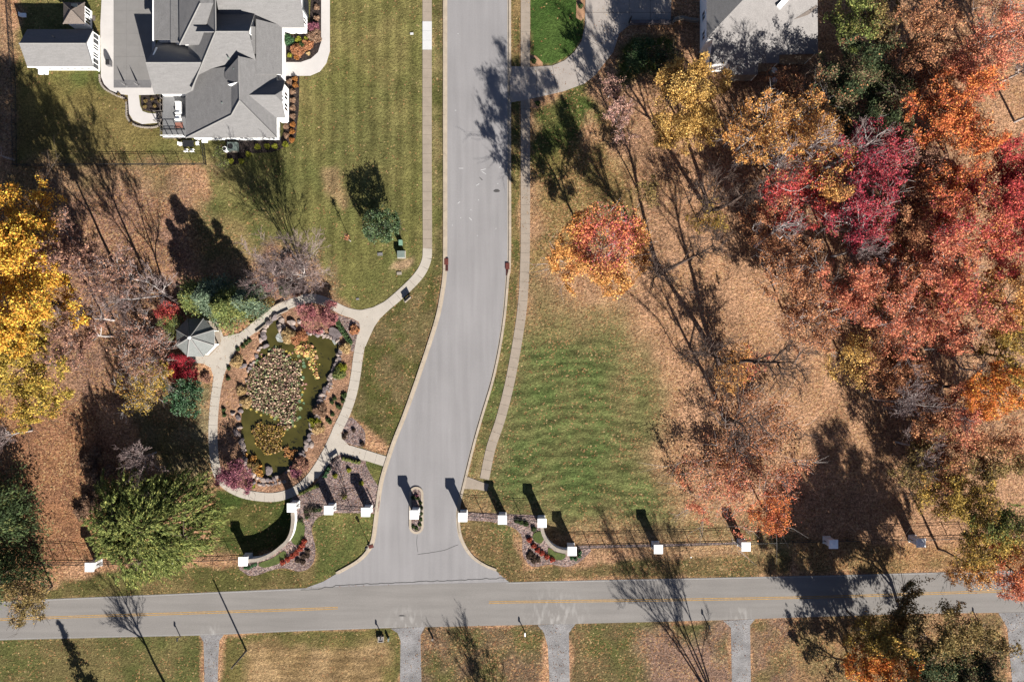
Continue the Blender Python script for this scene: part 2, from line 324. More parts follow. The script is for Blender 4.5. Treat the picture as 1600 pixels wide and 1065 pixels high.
# ------------------------------------------------------------------ ground: one sheet, sunk at the pond
def build_ground():
    fx = np.concatenate([[-2500, -1200, -600, -300, -160], np.arange(-100, 100.01, 0.5), [160, 300, 600, 1200, 2500]])
    fy = np.concatenate([[-2500, -1200, -600, -300, -120], np.arange(-70, 70.01, 0.5), [120, 300, 600, 1200, 2500]])
    X, Y = np.meshgrid(fx, fy, indexing='ij'); nx, ny = X.shape
    px = X/0.1+800; py = 532.5-Y/0.1
    d = sdf(px, py, POND)
    Z = -0.9*np.clip((d+3)/10, 0, 1)
    x, y = px.ravel(), py.ravel()
    wob = (vnoise(x, y, 60)-0.5)*40+(vnoise(x, y, 18)-0.5)*20+(vnoise(x, y, 7)-0.5)*8
    def zone(poly, feather):
        return np.clip((sdf(x, y, poly)+wob*min(1, feather/20))/feather+0.5, 0, 1)
    col = np.tile(L(208, 157, 116), (len(x), 1))*(0.86+0.28*vnoise(x, y, 34))[:, None]; leaf = np.full(len(x), 0.75)
    def put(w, c, lf, c2=None, ns=40):
        nonlocal col, leaf
        c = np.tile(c, (len(x), 1))
        if c2 is not None:
            t = np.clip((vnoise(x+311, y+77, ns)*0.6+vnoise(x, y+500, ns/3)*0.4-0.3)/0.4, 0, 1)[:, None]; c = c*(1-t)+c2*t
        col = col*(1-w[:, None])+c*w[:, None]; leaf = leaf*(1-w)+lf*w
    OL, GR, DK, TAN = L(131, 128, 66), L(98, 108, 52), L(78, 96, 40), L(166, 146, 96)
    # lawn of the big house
    put(zone([(20, -60), (696, -60), (696, 420), (600, 500), (540, 480), (500, 430), (330, 330), (310, 262), (20, 262)], 16), OL, 0.04, L(152, 138, 80), 70)
    put(zone([(330, 225), (500, 150), (640, 120), (650, 430), (520, 440), (430, 330)], 60)*0.55, GR, 0.05, OL, 50)
    put(zone([(310, 300), (400, 300), (420, 400), (320, 420), (280, 350)], 40)*0.75, GR, 0.12, OL)
    put(zone([(25, 80), (160, 100), (250, 210), (200, 245), (30, 240)], 20)*0.6, L(128, 112, 54), 0.03, L(150, 128, 70), 50)
    put(zone([(60, 105), (160, 108), (160, 135), (60, 130)], 20)*0.8, L(92, 106, 48), 0.02)
    put(zone([(-60, -60), (8, -60), (22, 130), (22, 250), (-60, 250)], 14), L(178, 140, 108), 0.5, L(150, 130, 84), 40)
    put(zone([(0, 262), (330, 262), (300, 300), (270, 380), (0, 380)], 24), L(176, 138, 104), 0.45, L(150, 124, 82), 50)
    put(zone([(500, 262), (528, 250), (534, 320), (505, 300)], 14)*0.6, L(190, 150, 110), 0.3)
    put(zone([(430, 395), (500, 390), (520, 480), (460, 470), (400, 490), (390, 440)], 24), L(176, 132, 108), 0.7, L(150, 120, 100), 20)
    put(zone([(609, 421), (618, 412), (632, 405), (646, 405), (640, 414), (624, 422)], 8)*0.9, L(206, 168, 128), 0.1)
    # verges
    put(zone([(675, -60), (696, -60), (696, 430), (676, 430)], 4), L(112, 112, 56), 0.05, L(150, 134, 84), 26)
    put(zone([(796, -60), (814, -60), (814, 420), (800, 560), (760, 710), (735, 745), (741, 690), (790, 470)], 5), L(112, 112, 54), 0.2, L(160, 132, 82), 22)
    put(zone([(575, 505), (600, 490), (660, 440), (690, 430), (688, 490), (660, 575), (610, 700), (545, 650), (560, 580)], 6), L(104, 104, 50), 0.16, L(132, 116, 74), 24)
    put(zone([(560, 690), (575, 700), (610, 712), (592, 800), (572, 760), (560, 715)], 5), GR, 0.1, OL, 20)
    # lawns round the entrance
    put(zone([(335, 765), (460, 780), (450, 840), (380, 870), (330, 860)], 12), L(116, 112, 56), 0.1, DK, 26)
    put(zone([(240, 888), (380, 884), (480, 896), (600, 800), (592, 900), (480, 922), (60, 940), (100, 905)], 8), L(110, 108, 54), 0.14, L(140, 122, 74), 40)
    put(zone([(490, 810), (520, 800), (590, 802), (585, 840), (560, 880), (500, 900)], 8), L(104, 112, 54), 0.14, OL, 22)
    put(zone([(716, 800), (790, 820), (820, 890), (960, 870), (1240, 862), (1240, 905), (780, 912), (720, 850)], 8), L(112, 104, 58), 0.35, L(146, 118, 76), 30)
    # east lawn, mown in bands, thinning into leaf litter
    lawn = zone([(830, 430), (880, 480), (960, 510), (1010, 590), (1030, 700), (1080, 790), (1240, 835), (1240, 858), (900, 850), (740, 770), (790, 640), (822, 500)], 90)
    put(lawn, L(118, 120, 66), 0.30, L(146, 130, 82), 40)
    put(zone([(800, 530), (940, 525), (990, 600), (1000, 790), (800, 810), (745, 765)], 80)*0.9, L(98, 118, 58), 0.10, L(120, 124, 68), 30)
    put(zone([(824, 400), (880, 480), (940, 510), (880, 530), (826, 520)], 40)*0.6, L(140, 128, 76), 0.4)
    band = np.sin((y+6*np.sin(x/34)+(vnoise(x, y, 14)-0.5)*14)*2*math.pi/17.5)
    col *= (1+0.36*band*np.clip(lawn, 0, 1)*(y > 530))[:, None]
    stripe = np.sin((x+(vnoise(x, y, 20)-0.5)*6)*2*math.pi/21.0)
    col *= (1+0.20*stripe*((x > 430) & (x < 700) & (y < 420)))[:, None]
    # north-east lawns
    put(zone([(829, -60), (914, -60), (913, 54), (896, 83), (863, 103), (829, 105)], 3), L(74, 104, 40), 0.03, L(88, 114, 48), 30)
    put(zone([(828, 155), (912, 132), (930, 180), (900, 240), (840, 300), (828, 320)], 16), L(92, 108, 46), 0.25, L(116, 116, 58), 24)
    put(zone([(822, 250), (960, 200), (1000, 330), (900, 420), (824, 420)], 30)*0.85, L(150, 128, 68), 0.6, L(120, 116, 56), 30)
    put(zone([(955, 60), (1060, 50), (1060, 120), (960, 140)], 14), L(96, 106, 44), 0.3)
    # leaf litter under the left trees
    put(zone([(-60, 600), (140, 600), (190, 700), (165, 870), (-60, 900)], 24), L(176, 122, 82), 0.85, L(160, 112, 80), 40)
    put(zone([(100, 300), (300, 300), (290, 560), (280, 640), (100, 640)], 30), L(168, 126, 102), 0.9, L(146, 112, 92), 30)
    put(zone([(200, 640), (330, 600), (332, 760), (300, 780), (220, 700)], 16), L(158, 140, 100), 0.3, L(132, 118, 72), 30)
    # south side of the county road
    put(zone([(-60, 995), (312, 990), (312, 1140), (-60, 1140)], 6), L(134, 120, 72), 0.15, L(108, 110, 56), 40)
    put(zone([(346, 988), (625, 980), (625, 1140), (346, 1140)], 6), L(136, 122, 66), 0.1, L(112, 110, 56), 26)
    straw = zone([(385, 1006), (600, 1010), (612, 1140), (370, 1140)], 20)
    put(straw, L(186, 152, 104), 0.1, L(160, 130, 84), 30)
    col *= (1+0.2*np.sin((y+(vnoise(x*0.3, y, 9)-0.5)*10)*2*math.pi/8.5)*straw)[:, None]
    put(zone([(660, 978), (852, 974), (852, 1140), (660, 1140)], 6), L(136, 110, 84), 0.45, L(116, 110, 60), 40)
    put(zone([(888, 974), (1140, 967), (1140, 1140), (888, 1140)], 6), L(132, 112, 74), 0.3, L(112, 112, 58), 40)
    put(zone([(1010, 990), (1140, 975), (1140, 1140), (1030, 1140)], 30), L(160, 126, 106), 0.5)
    put(zone([(1172, 966), (1240, 962), (1250, 1140), (1172, 1140)], 6), L(156, 122, 98), 0.5, L(140, 120, 76), 30)
    put(zone([(1240, 962), (1570, 955), (1570, 1140), (1240, 1140)], 6), L(170, 130, 92), 0.75, L(146, 124, 78), 30)
    put(zone([(1240, 850), (1620, 840), (1620, 890), (1240, 900)], 8), L(186, 140, 92), 0.75, L(160, 130, 80), 30)
    # bark mulch between the loop path and the water
    loop = [(366, 537), (352, 560), (342, 590), (336, 622), (333, 655), (333, 686), (335, 715), (340, 738), (352, 756), (375, 769), (402, 775), (432, 776), (460, 767), (480, 752), (497, 730), (510, 708), (521, 690), (527, 672), (540, 645), (550, 615), (556, 585), (560, 555), (567, 520), (574, 498), (541, 487), (522, 478), (506, 470), (486, 466), (463, 471), (434, 484), (404, 507), (385, 521)]
    put(np.clip(sdf(x, y, loop)/4+0.5, 0, 1), L(198, 150, 116), 0.2, L(172, 130, 100), 14)
    put(zone([(330, 480), (350, 510), (385, 510), (430, 470), (405, 450), (330, 470)], 8), L(196, 140, 100), 0.3)
    put(np.clip(sdf(x, y, POND)/3+0.7, 0, 1), L(86, 76, 38), 0.0, L(70, 64, 34), 20)
    # tufts and thin patches
    tuft = 0.72+0.56*(vnoise(x, y, 9)*0.5+vnoise(x+90, y, 22)*0.5)
    grey = col.mean(1, keepdims=True); col = np.clip((col*0.86+grey*0.14)*tuft[:, None], 0, 0.8)
    idx = np.arange(nx*ny).reshape(nx, ny)
    F = np.stack([idx[:-1, :-1], idx[1:, :-1], idx[1:, 1:], idx[:-1, 1:]], -1).reshape(-1, 4)
    V = np.stack([X.ravel(), Y.ravel(), Z.ravel()], 1)
    m, n, l, b = mat_base('lawn_litter_and_soil')
    a = n.new('ShaderNodeAttribute'); a.attribute_name = 'tint'
    al = n.new('ShaderNodeAttribute'); al.attribute_name = 'litter'
    g = n.new('ShaderNodeNewGeometry')
    def nz(s, dt):
        t = n.new('ShaderNodeTexNoise'); t.inputs['Scale'].default_value = s; t.inputs['Detail'].default_value = dt; l.new(g.outputs['Position'], t.inputs['Vector']); return t
    n1 = nz(2.4, 4); n2 = nz(5.5, 3); n3 = nz(0.6, 5)
    prev = a.outputs['Color']
    for t, lo, hi in ((n1, 0.50, 1.50), (n2, 0.40, 1.60), (n3, 0.82, 1.18)):
        r = ramp(n, [(0.32, [lo]*3), (0.68, [hi]*3)]); l.new(t.outputs['Fac'], r.inputs['Fac'])
        mx = n.new('ShaderNodeMix'); mx.data_type = 'RGBA'; mx.blend_type = 'MULTIPLY'
        mr = n.new('ShaderNodeMapRange'); mr.inputs['To Min'].default_value = 0.55; mr.inputs['To Max'].default_value = 1.0; l.new(al.outputs['Fac'], mr.inputs['Value']); l.new(mr.outputs['Result'], mx.inputs[0])
        l.new(prev, mx.inputs[6]); l.new(r.outputs['Color'], mx.inputs[7]); prev = mx.outputs[2]
    vo = n.new('ShaderNodeTexVoronoi'); vo.inputs['Scale'].default_value = 5.2; l.new(g.outputs['Position'], vo.inputs['Vector'])
    sp = n.new('ShaderNodeSeparateColor'); l.new(vo.outputs['Color'], sp.inputs['Color'])
    lt = n.new('ShaderNodeMath'); lt.operation = 'LESS_THAN'; l.new(sp.outputs[0], lt.inputs[0])
    dn = nz(0.22, 4); dr_ = n.new('ShaderNodeMapRange'); dr_.inputs['From Min'].default_value = 0.38; dr_.inputs['From Max'].default_value = 0.66; dr_.inputs['To Min'].default_value = 0.05; dr_.inputs['To Max'].default_value = 1.0; l.new(dn.outputs['Fac'], dr_.inputs['Value'])
    mu = n.new('ShaderNodeMath'); mu.operation = 'MULTIPLY'; l.new(dr_.outputs['Result'], mu.inputs[1]); l.new(al.outputs['Fac'], mu.inputs[0]); l.new(mu.outputs[0], lt.inputs[1])
    lc = ramp(n, [(0.0, L(214, 166, 112)), (0.25, L(176, 122, 88)), (0.45, L(240, 204, 152)), (0.6, L(132, 90, 66)), (0.8, L(220, 166, 124))], 'CONSTANT'); l.new(sp.outputs[1], lc.inputs['Fac'])
    mk = n.new('ShaderNodeMath'); mk.operation = 'MULTIPLY'; mk.inputs[1].default_value = 0.6; l.new(lt.outputs[0], mk.inputs[0])
    mx = n.new('ShaderNodeMix'); mx.data_type = 'RGBA'; l.new(mk.outputs[0], mx.inputs[0]); l.new(prev, mx.inputs[6]); l.new(lc.outputs['Color'], mx.inputs[7])
    l.new(mx.outputs[2], b.inputs['Base Color']); b.inputs['Roughness'].default_value = 0.95; b.inputs['Specular IOR Level'].default_value = 0.05
    ad = n.new('ShaderNodeMath'); ad.operation = 'ADD'; l.new(n1.outputs['Fac'], ad.inputs[0]); l.new(n2.outputs['Fac'], ad.inputs[1])
    bp = n.new('ShaderNodeBump'); bp.inputs['Strength'].default_value = 1; bp.inputs['Distance'].default_value = 0.10
    l.new(ad.outputs[0], bp.inputs['Height']); l.new(bp.outputs['Normal'], b.inputs['Normal'])
    me = fast_mesh('ground', V, F, m, col)
    at = me.attributes.new('litter', 'FLOAT', 'POINT'); at.data.foreach_set('value', leaf.astype(np.float32))
    me.polygons.foreach_set('use_smooth', np.ones(len(F), bool))
    props(link('ground', me), 'leaf strewn lawns and bare autumn ground', kind='structure')
    # scattered fallen leaves as real flakes, where litter lies thick
    n_try = 150000
    qx = RNG.uniform(-10, 1610, n_try); qy = RNG.uniform(-10, 1075, n_try)
    ix = np.clip(((qx-800)*0.1+100)/0.5, 0, 399).astype(int)+5; iy = np.clip(((532.5-qy)*0.1+70)/0.5, 0, 279).astype(int)+5
    dens = leaf.reshape(nx, ny)[ix, iy]
    keep = RNG.random(n_try) < np.clip(dens-0.06, 0, 1)*0.55*np.clip(3.0*vnoise(qx, qy, 30)*vnoise(qx+99, qy+9, 11), 0.1, 1.6)
    for poly in (ROAD_TOP+ROAD_BOT[::-1], WK+[(480, 915), (790, 909)]+EK[::-1], [(x0, y0) for x0, y0 in smooth_line(POND, 6, True)]):
        keep &= ~inpoly(qx, qy, poly)
    qx, qy = qx[keep], qy[keep]; C = np.stack([(qx-800)*0.1, (532.5-qy)*0.1, np.full(len(qx), 0.05)+RNG.random(len(qx))*0.04], 1)
    pal = np.array([L(216, 168, 112), L(186, 124, 84), L(232, 192, 132), L(160, 106, 82), L(206, 140, 96)])
    cc = pal[RNG.integers(0, len(pal), len(C))]*RNG.uniform(0.7, 1.15, (len(C), 1))
    V, F, K = leaf_quads(C, RNG.uniform(0.10, 0.20, len(C)), 1.3, cc, RNG)
    props(link('fallen_leaves', fast_mesh('fallen_leaves', V, F, M['leaf'], K)), 'tan and orange fallen leaves strewn over lawns and woodland floor', 'leaves', kind='stuff')

def leaf_quads(C, size, upbias, colours, rng, aspect=0.62, direction=None, dir_w=0.0):
    n = len(C)
    N = rng.normal(size=(n, 3)); N /= np.linalg.norm(N, axis=1, keepdims=True)+1e-9
    N[:, 2] = np.abs(N[:, 2]); N += np.array([0, 0, upbias]); N /= np.linalg.norm(N, axis=1, keepdims=True)
    T = rng.normal(size=(n, 3))
    if direction is not None: T = T*(1-dir_w)+direction*dir_w*2
    T -= N*(T*N).sum(1, keepdims=True); T /= np.linalg.norm(T, axis=1, keepdims=True)+1e-9
    B = np.cross(N, T); s = np.asarray(size)[:, None]
    V = np.stack([C+T*s*0.55, C-T*s*0.42+B*s*0.56*aspect, C-T*s*0.42-B*s*0.56*aspect], 1).reshape(-1, 3)
    F = np.arange(n*3).reshape(n, 3)
    return V, F, np.repeat(colours, 3, axis=0)
build_ground()

# ------------------------------------------------------------------ roads, kerbs, walks, beds
def sheet(name, pts, z, mat_, label=None, cat=None, kind='structure', parent=None, thick=0.05, smooth=False, closed=True):
    p = smooth_line(pts, 4, True) if smooth else np.array(pts, float)
    o = MB().prism([G(*q) for q in p], z-thick, z).build(name, mat_, parent)
    return props(o, label, cat, None, kind if parent is None else None)
def strip_mesh(name, line, w, z0, z1, mat_, parent=None):
    """raised band along photo-pixel line"""
    nrm = normals2(line); a = line+nrm*w/2; b = line-nrm*w/2
    V = []; F = []
    for i in range(len(line)):
        for q, z in ((a[i], z0), (a[i], z1), (b[i], z1), (b[i], z0)):
            x, y = G(*q); V.append((x, y, z))
    for i in range(len(line)-1):
        k = i*4
        for j in range(4): F.append((k+j, k+4+j, k+4+(j+1) % 4, k+(j+1) % 4))
    F += [(0, 1, 2, 3), (len(V)-1, len(V)-2, len(V)-3, len(V)-4)]
    return link(name, pymesh(name, V, F, mat_), parent)

wk = smooth_line(WK, 5); ek = smooth_line(EK, 5)
street = sheet('street', list(map(tuple, wk))+[(505, 908), (470, 921), (560, 918), (800, 912), (788, 903)]+list(map(tuple, ek[::-1])), 0.012, M['street'], 'grey asphalt subdivision street with concrete kerbs')
county = sheet('county_road', ROAD_TOP+ROAD_BOT[::-1], 0.020, M['county'], 'grey asphalt county road with yellow centre line')
def marking(name, pts, w, m, parent, z=0.0246):
    return strip_mesh(name, smooth_line(pts, 12), w, z-0.003, z, m, parent)
for dy in (-1.3, 1.3):
    marking('centre_line', [(-300, 980+dy), (72, 964.5+dy), (300, 957+dy), (480, 951+dy), (528, 949+dy)], 1.1, M['yellow_paint'], county)
    marking('centre_line', [(764, 940.5+dy), (850, 939+dy), (1080, 936+dy), (1300, 931.5+dy), (1548, 923.5+dy), (1900, 914+dy)], 1.1, M['yellow_paint'], county)
marking('edge_line', [(-300, 955), (69, 937.2), (250, 929.6), (480, 919.8), (497, 919.2)], 0.9, M['white_paint_line'], county)
marking('edge_line', [(791, 910.6), (960, 906.6), (1300, 899.6), (1446, 895.6), (1900, 884)], 0.9, M['white_paint_line'], county)
marking('edge_line', [(-300, 1012), (14, 997.4), (314, 990.4), (480, 983.4), (620, 978.6)], 0.6, M['white_paint_line'], county)
crack = []
for i, x in enumerate(np.linspace(470, 792, 60)):
    crack.append((x, 919-(x-470)*0.045+(2.0 if x < 505 else -2.5 if x > 520 else 0)+RNG.normal(0, 0.5)))
strip_mesh('tar_seam', np.array(crack), 1.0, 0.021, 0.0246, M['tar'], county)
crk = np.array([(652, 866), (662, 864), (674, 862.5), (684, 861), (697, 858), (716, 850)])
strip_mesh('tar_seam', smooth_line(crk, 4)+RNG.normal(0, 0.25, smooth_line(crk, 4).shape), 0.8, 0.012, 0.0165, M['tar'], street)
strip_mesh('tar_seam', smooth_line([(652, 835), (651, 848), (653, 862)], 4), 0.6, 0.012, 0.0165, M['tar'], street)
# spray paint dashes left by surveyors
for x0, y0, dx, dy in ((717, 263, 7, 0), (751, 266, 8, -2), (753, 268, 6, 4), (744, 290, 5, -3), (715, 318, 4, -3), (733, 340, 4, 4), (711, 173, 2, -1), (780, 262, 3, -2), (777, 287, 1.5, 0), (747, 312, 1.5, 1), (719, 340, 1.5, 0), (706, 352, 1.6, 0), (745, 368, 1.5, 0), (774, 357, 1.5, 0), (735, 328, 1.5, 0), (715, 53, 1.5, 0)):
    strip_mesh('paint_dash', np.array([(x0, y0), (x0+dx, y0+dy)]), 0.7, 0.013, 0.0165, M['new_concrete'], street)
MB().prism([G(748+q[0], 276+q[1]) for q in ((0, 0), (3, 2), (7, 6), (4, 5))], 0.013, 0.0162).build('patch', M['tar'], street)
MB().prism([G(776+5*math.cos(a)*(1+.2*math.sin(3*a)), 298+2.5*math.sin(a)) for a in np.linspace(0, 6, 12)], 0.013, 0.0162).build('patch', M['tar'], street)
MB().prism([G(628+5*math.cos(a)*(1+.3*math.sin(3*a)), 961+1.3*math.sin(a)) for a in np.linspace(0, 6, 12)], 0.021, 0.0242).build('patch', M['tar'], county)

def kerb(name, label, line, gaps=()):
    root = props(thing(name, label, None), kind='structure'); del_ = root
    n = len(line); i = 0
    pts = resample(line, 30.0)
    fine = line
    d = np.r_[0, np.cumsum(np.linalg.norm(np.diff(fine, axis=0), axis=1))]
    s = 0.0
    while s < d[-1]-1:
        e = min(s+30.0, d[-1])
        q = np.linspace(s+0.15, e-0.15, 8)
        seg = np.stack([np.interp(q, d, fine[:, k]) for k in (0, 1)], 1)
        mid = seg[4]
        if not any(g0 < mid[1] < g1 and mid[0] > x0 for x0, g0, g1 in gaps):
            strip_mesh('kerb_section', seg, 3.6, -0.05, 0.14, M['kerb'], root)
        s = e
    return root
kerb('west_kerb', 'pale concrete kerb along the west side of the street', wk+np.array([-1.8, 0]))
kerb('east_kerb', 'pale concrete kerb along the east side of the street', ek+np.array([1.8, 0]), gaps=[(780, 108, 158)])
# gutter pans beside the kerbs
strip_mesh('gutter', wk+np.array([1.5, 0]), 3.0, 0.004, 0.0165, M['kerb'], street)
strip_mesh('gutter', ek+np.array([-1.0, 0]), 2.0, 0.004, 0.0165, M['kerb'], street)

ISL = [(650.5-9.5*math.cos(a), 798+(-27 if math.sin(a) < 0 else 24)+9.5*math.sin(a)) for a in np.linspace(0, 2*math.pi, 28, endpoint=False)]
isl_line = np.array(ISL+ISL[:1])
isl = strip_mesh('island_kerb', isl_line, 3.6, -0.02, 0.15, M['kerb']); props(isl, 'pale rounded kerb of the planted island in the street', None, None, 'structure')
sheet('island_bed', [(650.5+(x-650.5)*0.9, 798+(y-798)*0.96) for x, y in ISL], 0.09, M['pebbles'], 'pebble bed inside the street island')

def walk(name, label, pts, w, mat_, slab, skip=()):
    line = smooth_line(pts, 3); d = np.r_[0, np.cumsum(np.linalg.norm(np.diff(line, axis=0), axis=1))]
    root = strip_mesh(name, line, w-0.4, 0.004, 0.030, M['joint']); props(root, label, None, None, 'structure')
    nsl = max(1, int(round(d[-1]/slab))); st = d[-1]/nsl
    for k in range(nsl):
        q = np.linspace(k*st+0.14, (k+1)*st-0.14, 6)
        seg = np.stack([np.interp(q, d, line[:, i]) for i in (0, 1)], 1)
        t = np.stack([np.interp(np.r_[q[0]-0.4, q, q[-1]+0.4], d, line[:, i]) for i in (0, 1)], 1)
        strip_mesh('slab', seg, w, 0.01, 0.060+RNG.uniform(-0.002, 0.002), M['new_concrete'] if any(a < seg[:, 1].mean() < b for a, b in skip) else M[mat_], root)
    return root
walk('west_sidewalk', 'straight pinkish concrete sidewalk with one fresh white slab', skip=[(40, 73)], mat_='old_concrete', **{k: PATHS['west_walk'][k] for k in ('pts', 'w', 'slab')})
walk('curved_sidewalk', 'pale concrete walk curving from the sidewalk to the pond', mat_='concrete', **{k: PATHS['curve_walk'][k] for k in ('pts', 'w', 'slab')})
walk('north_path', 'pale concrete path round the north end of the pond', mat_='concrete', **{k: PATHS['north_loop'][k] for k in ('pts', 'w', 'slab')})
walk('west_path', 'pale concrete path round the west and south banks of the pond', mat_='concrete', **{k: PATHS['west_loop'][k] for k in ('pts', 'w', 'slab')})
walk('east_path', 'pale concrete path along the east bank of the pond', mat_='concrete', **{k: PATHS['east_loop'][k] for k in ('pts', 'w', 'slab')})
walk('street_path', 'pale concrete path joining the pond path to the street', mat_='concrete', **{k: PATHS['street_link'][k] for k in ('pts', 'w', 'slab')})
walk('east_sidewalk', 'weathered pinkish concrete sidewalk east of the street', mat_='old_concrete', **{k: PATHS['east_walk'][k] for k in ('pts', 'w', 'slab')})
sheet('path_landing', [(543, 481), (553, 484.3), (566, 484), (583, 480), (601, 471), (609, 483), (594, 497), (585, 510), (577.5, 526), (571, 541), (556, 537), (563, 512), (561, 503), (552, 498), (543, 494.5)], 0.055, M['concrete'], 'pale concrete landing where three pond paths meet', thick=0.05)
sheet('path_landing', [(521, 668), (534, 672), (534, 684), (546, 696), (570, 704), (568, 719), (545, 711), (532, 709), (522, 714), (508, 732), (496, 748), (487, 737), (500, 714), (510, 692)], 0.054, M['concrete'], 'pale concrete landing beside the bench and pebble bed', thick=0.05)
sheet('gazebo_plaza', [(313, 486), (322, 492), (338, 503), (346, 516), (349, 526), (366, 522), (376, 520), (378, 534), (364, 556), (352, 580), (345, 600), (332, 602), (334, 588), (329, 574), (318, 568), (300, 566), (290, 545), (292, 505)], 0.052, M['concrete'], 'pale concrete plaza round the gazebo', thick=0.05)
sheet('sidewalk_ramp', [(725.5, 752), (731, 744.5), (748, 751), (764, 756), (761, 767), (745, 764), (722.5, 763)], 0.058, M['old_concrete'], 'pinkish concrete ramp at the sidewalk end by the gate')
DRIVE = [(796, 101), (800, 104), (829, 105), (863, 103), (882, 95), (897, 82), (909, 64), (914, 40), (916, -40), (1050, -40), (1048, 36), (983, 40), (968, 52), (958, 82), (946, 97), (930, 118), (913, 131), (880, 143), (838, 153), (800, 160), (796, 163)]
drive = sheet('driveway', DRIVE, 0.064, M['drive_concrete'], 'broad concrete driveway curving to the house under the trees')
for a, b in (((838, 104), (838, 153)), ((863, 103), (871, 145)), ((893, 85), (905, 134)), ((911, 58), (957, 84)), ((914, 20), (1048, 20)), ((950, -40), (950, 60)), ((983, -40), (983, 40)), ((1016, -40), (1016, 38))):
    strip_mesh('control_joint', np.array([a, b], float), 0.5, 0.05, 0.0675, M['joint'], drive)
# gravel drives on the south side
for pts, lb in (([(312, 992), (350, 991), (343, 1000), (341, 1030), (338, 1140), (320, 1140), (319, 1030), (318, 1002)], 'short pale gravel driveway beside the utility pole'),
                ([(610, 981), (664, 979), (657, 992), (660, 1140), (624, 1140), (626, 1000), (621, 988)], 'pale grey gravel driveway beside the planter mailbox'),
                ([(840, 976), (900, 973), (889, 988), (891, 1140), (862, 1140), (856, 1010), (850, 988)], 'grey gravel driveway with dust dragged onto the road'),
                ([(1130, 969), (1180, 966.5), (1172, 976), (1174, 1140), (1145, 1140), (1142, 980)], 'narrow grey gravel driveway with a grass tuft'),
                ([(1560, 957), (1640, 955), (1640, 1140), (1588, 1140), (1574, 980)], 'gravel driveway beneath the pink orange branches')):
    sheet('gravel_driveway', pts, 0.016, M['gravel'], lb)
# pebble beds
WB = [(373, 884), (380, 893), (391, 899), (405, 897), (425, 890), (445, 887), (465, 892), (480, 889), (490, 877), (493, 858), (490, 842), (487, 826), (493, 812), (505, 804), (522, 801), (560, 801), (589, 800), (593, 772), (590, 758), (580, 742), (572, 726), (569, 716), (545, 709), (530, 707), (520, 714), (508, 731), (495, 752), (474, 770), (455, 779), (452, 795), (457, 815), (456, 832), (449, 845), (438, 855), (420, 868), (400, 875)]
sheet('pebble_bed', WB, 0.03, M['pebbles'], 'pink pebble bed behind the western curved entrance wall', smooth=True)
EB = [(716, 806), (722, 800), (760, 801), (800, 803), (840, 806), (847, 824), (852, 842), (862, 852), (876, 860), (890, 860), (923, 857), (914, 870), (901, 880), (886, 885), (872, 883), (857, 881), (838, 885), (827, 882), (819, 871), (816, 859), (816, 841), (809, 829), (797, 822), (778, 817), (760, 814), (730, 812)]
sheet('pebble_bed', EB, 0.03, M['pebbles'], 'pink pebble bed behind the eastern curved entrance wall', smooth=True)
sheet('pebble_bed', [(536, 668), (547, 652), (561, 662), (570, 674), (571, 686), (568, 697), (552, 695), (538, 688)], 0.03, M['pebbles'], 'teardrop pebble bed beside the street path', smooth=True)
sheet('pebble_bed', [(520, 492), (540, 496), (556, 501), (564, 511), (562, 530), (556, 548), (545, 545), (534, 520)], 0.03, M['pebbles'], 'pink pebble bed at the north east corner of the pond', smooth=True)
sheet('pebble_bed', [(903, 852), (1160, 846.5), (1160, 850), (903, 857)], 0.024, M['pebbles'], 'thin pebble strip under the eastern fence')

# ------------------------------------------------------------------ pond
def water_mat():
    m, n, l, b = mat_base('murky_olive_water')
    g = n.new('ShaderNodeNewGeometry'); t = n.new('ShaderNodeTexNoise'); t.inputs['Scale'].default_value = 0.35; t.inputs['Detail'].default_value = 4; l.new(g.outputs['Position'], t.inputs['Vector'])
    r = ramp(n, [(0.3, L(74, 71, 34)), (0.7, L(104, 97, 50))]); l.new(t.outputs['Fac'], r.inputs['Fac']); l.new(r.outputs['Color'], b.inputs['Base Color'])
    b.inputs['Roughness'].default_value = 0.06; b.inputs['Specular IOR Level'].default_value = 0.5
    t2 = n.new('ShaderNodeTexNoise'); t2.inputs['Scale'].default_value = 5; l.new(g.outputs['Position'], t2.inputs['Vector'])
    bp = n.new('ShaderNodeBump'); bp.inputs['Strength'].default_value = 0.1; bp.inputs['Distance'].default_value = 0.02; l.new(t2.outputs['Fac'], bp.inputs['Height']); l.new(bp.outputs['Normal'], b.inputs['Normal'])
    return m
M['water'] = water_mat()
sheet('pond_water', POND, -0.16, M['water'], 'murky olive green water of the lily pond', smooth=True, thick=0.02)
M['foam'] = mat('foaming_water', (0.2, 0.21, 0.2), 0.6, 6, 12, 0.4, rough=0.2)
sheet('foaming_water', [(437, 519), (444, 526), (442, 534), (433, 533), (430, 526)], -0.13, M['foam'], 'white foaming water under the pond cascade', 'water', 'stuff', smooth=True)
sheet('foaming_water', [(517, 523), (524, 527), (527, 535), (523, 539), (518, 531)], -0.13, M['foam'], 'white foaming water under the dark spillway rock', 'water', 'stuff', smooth=True)
M['weed'] = mat('dark_pond_weed', L(44, 42, 22), 0.3)
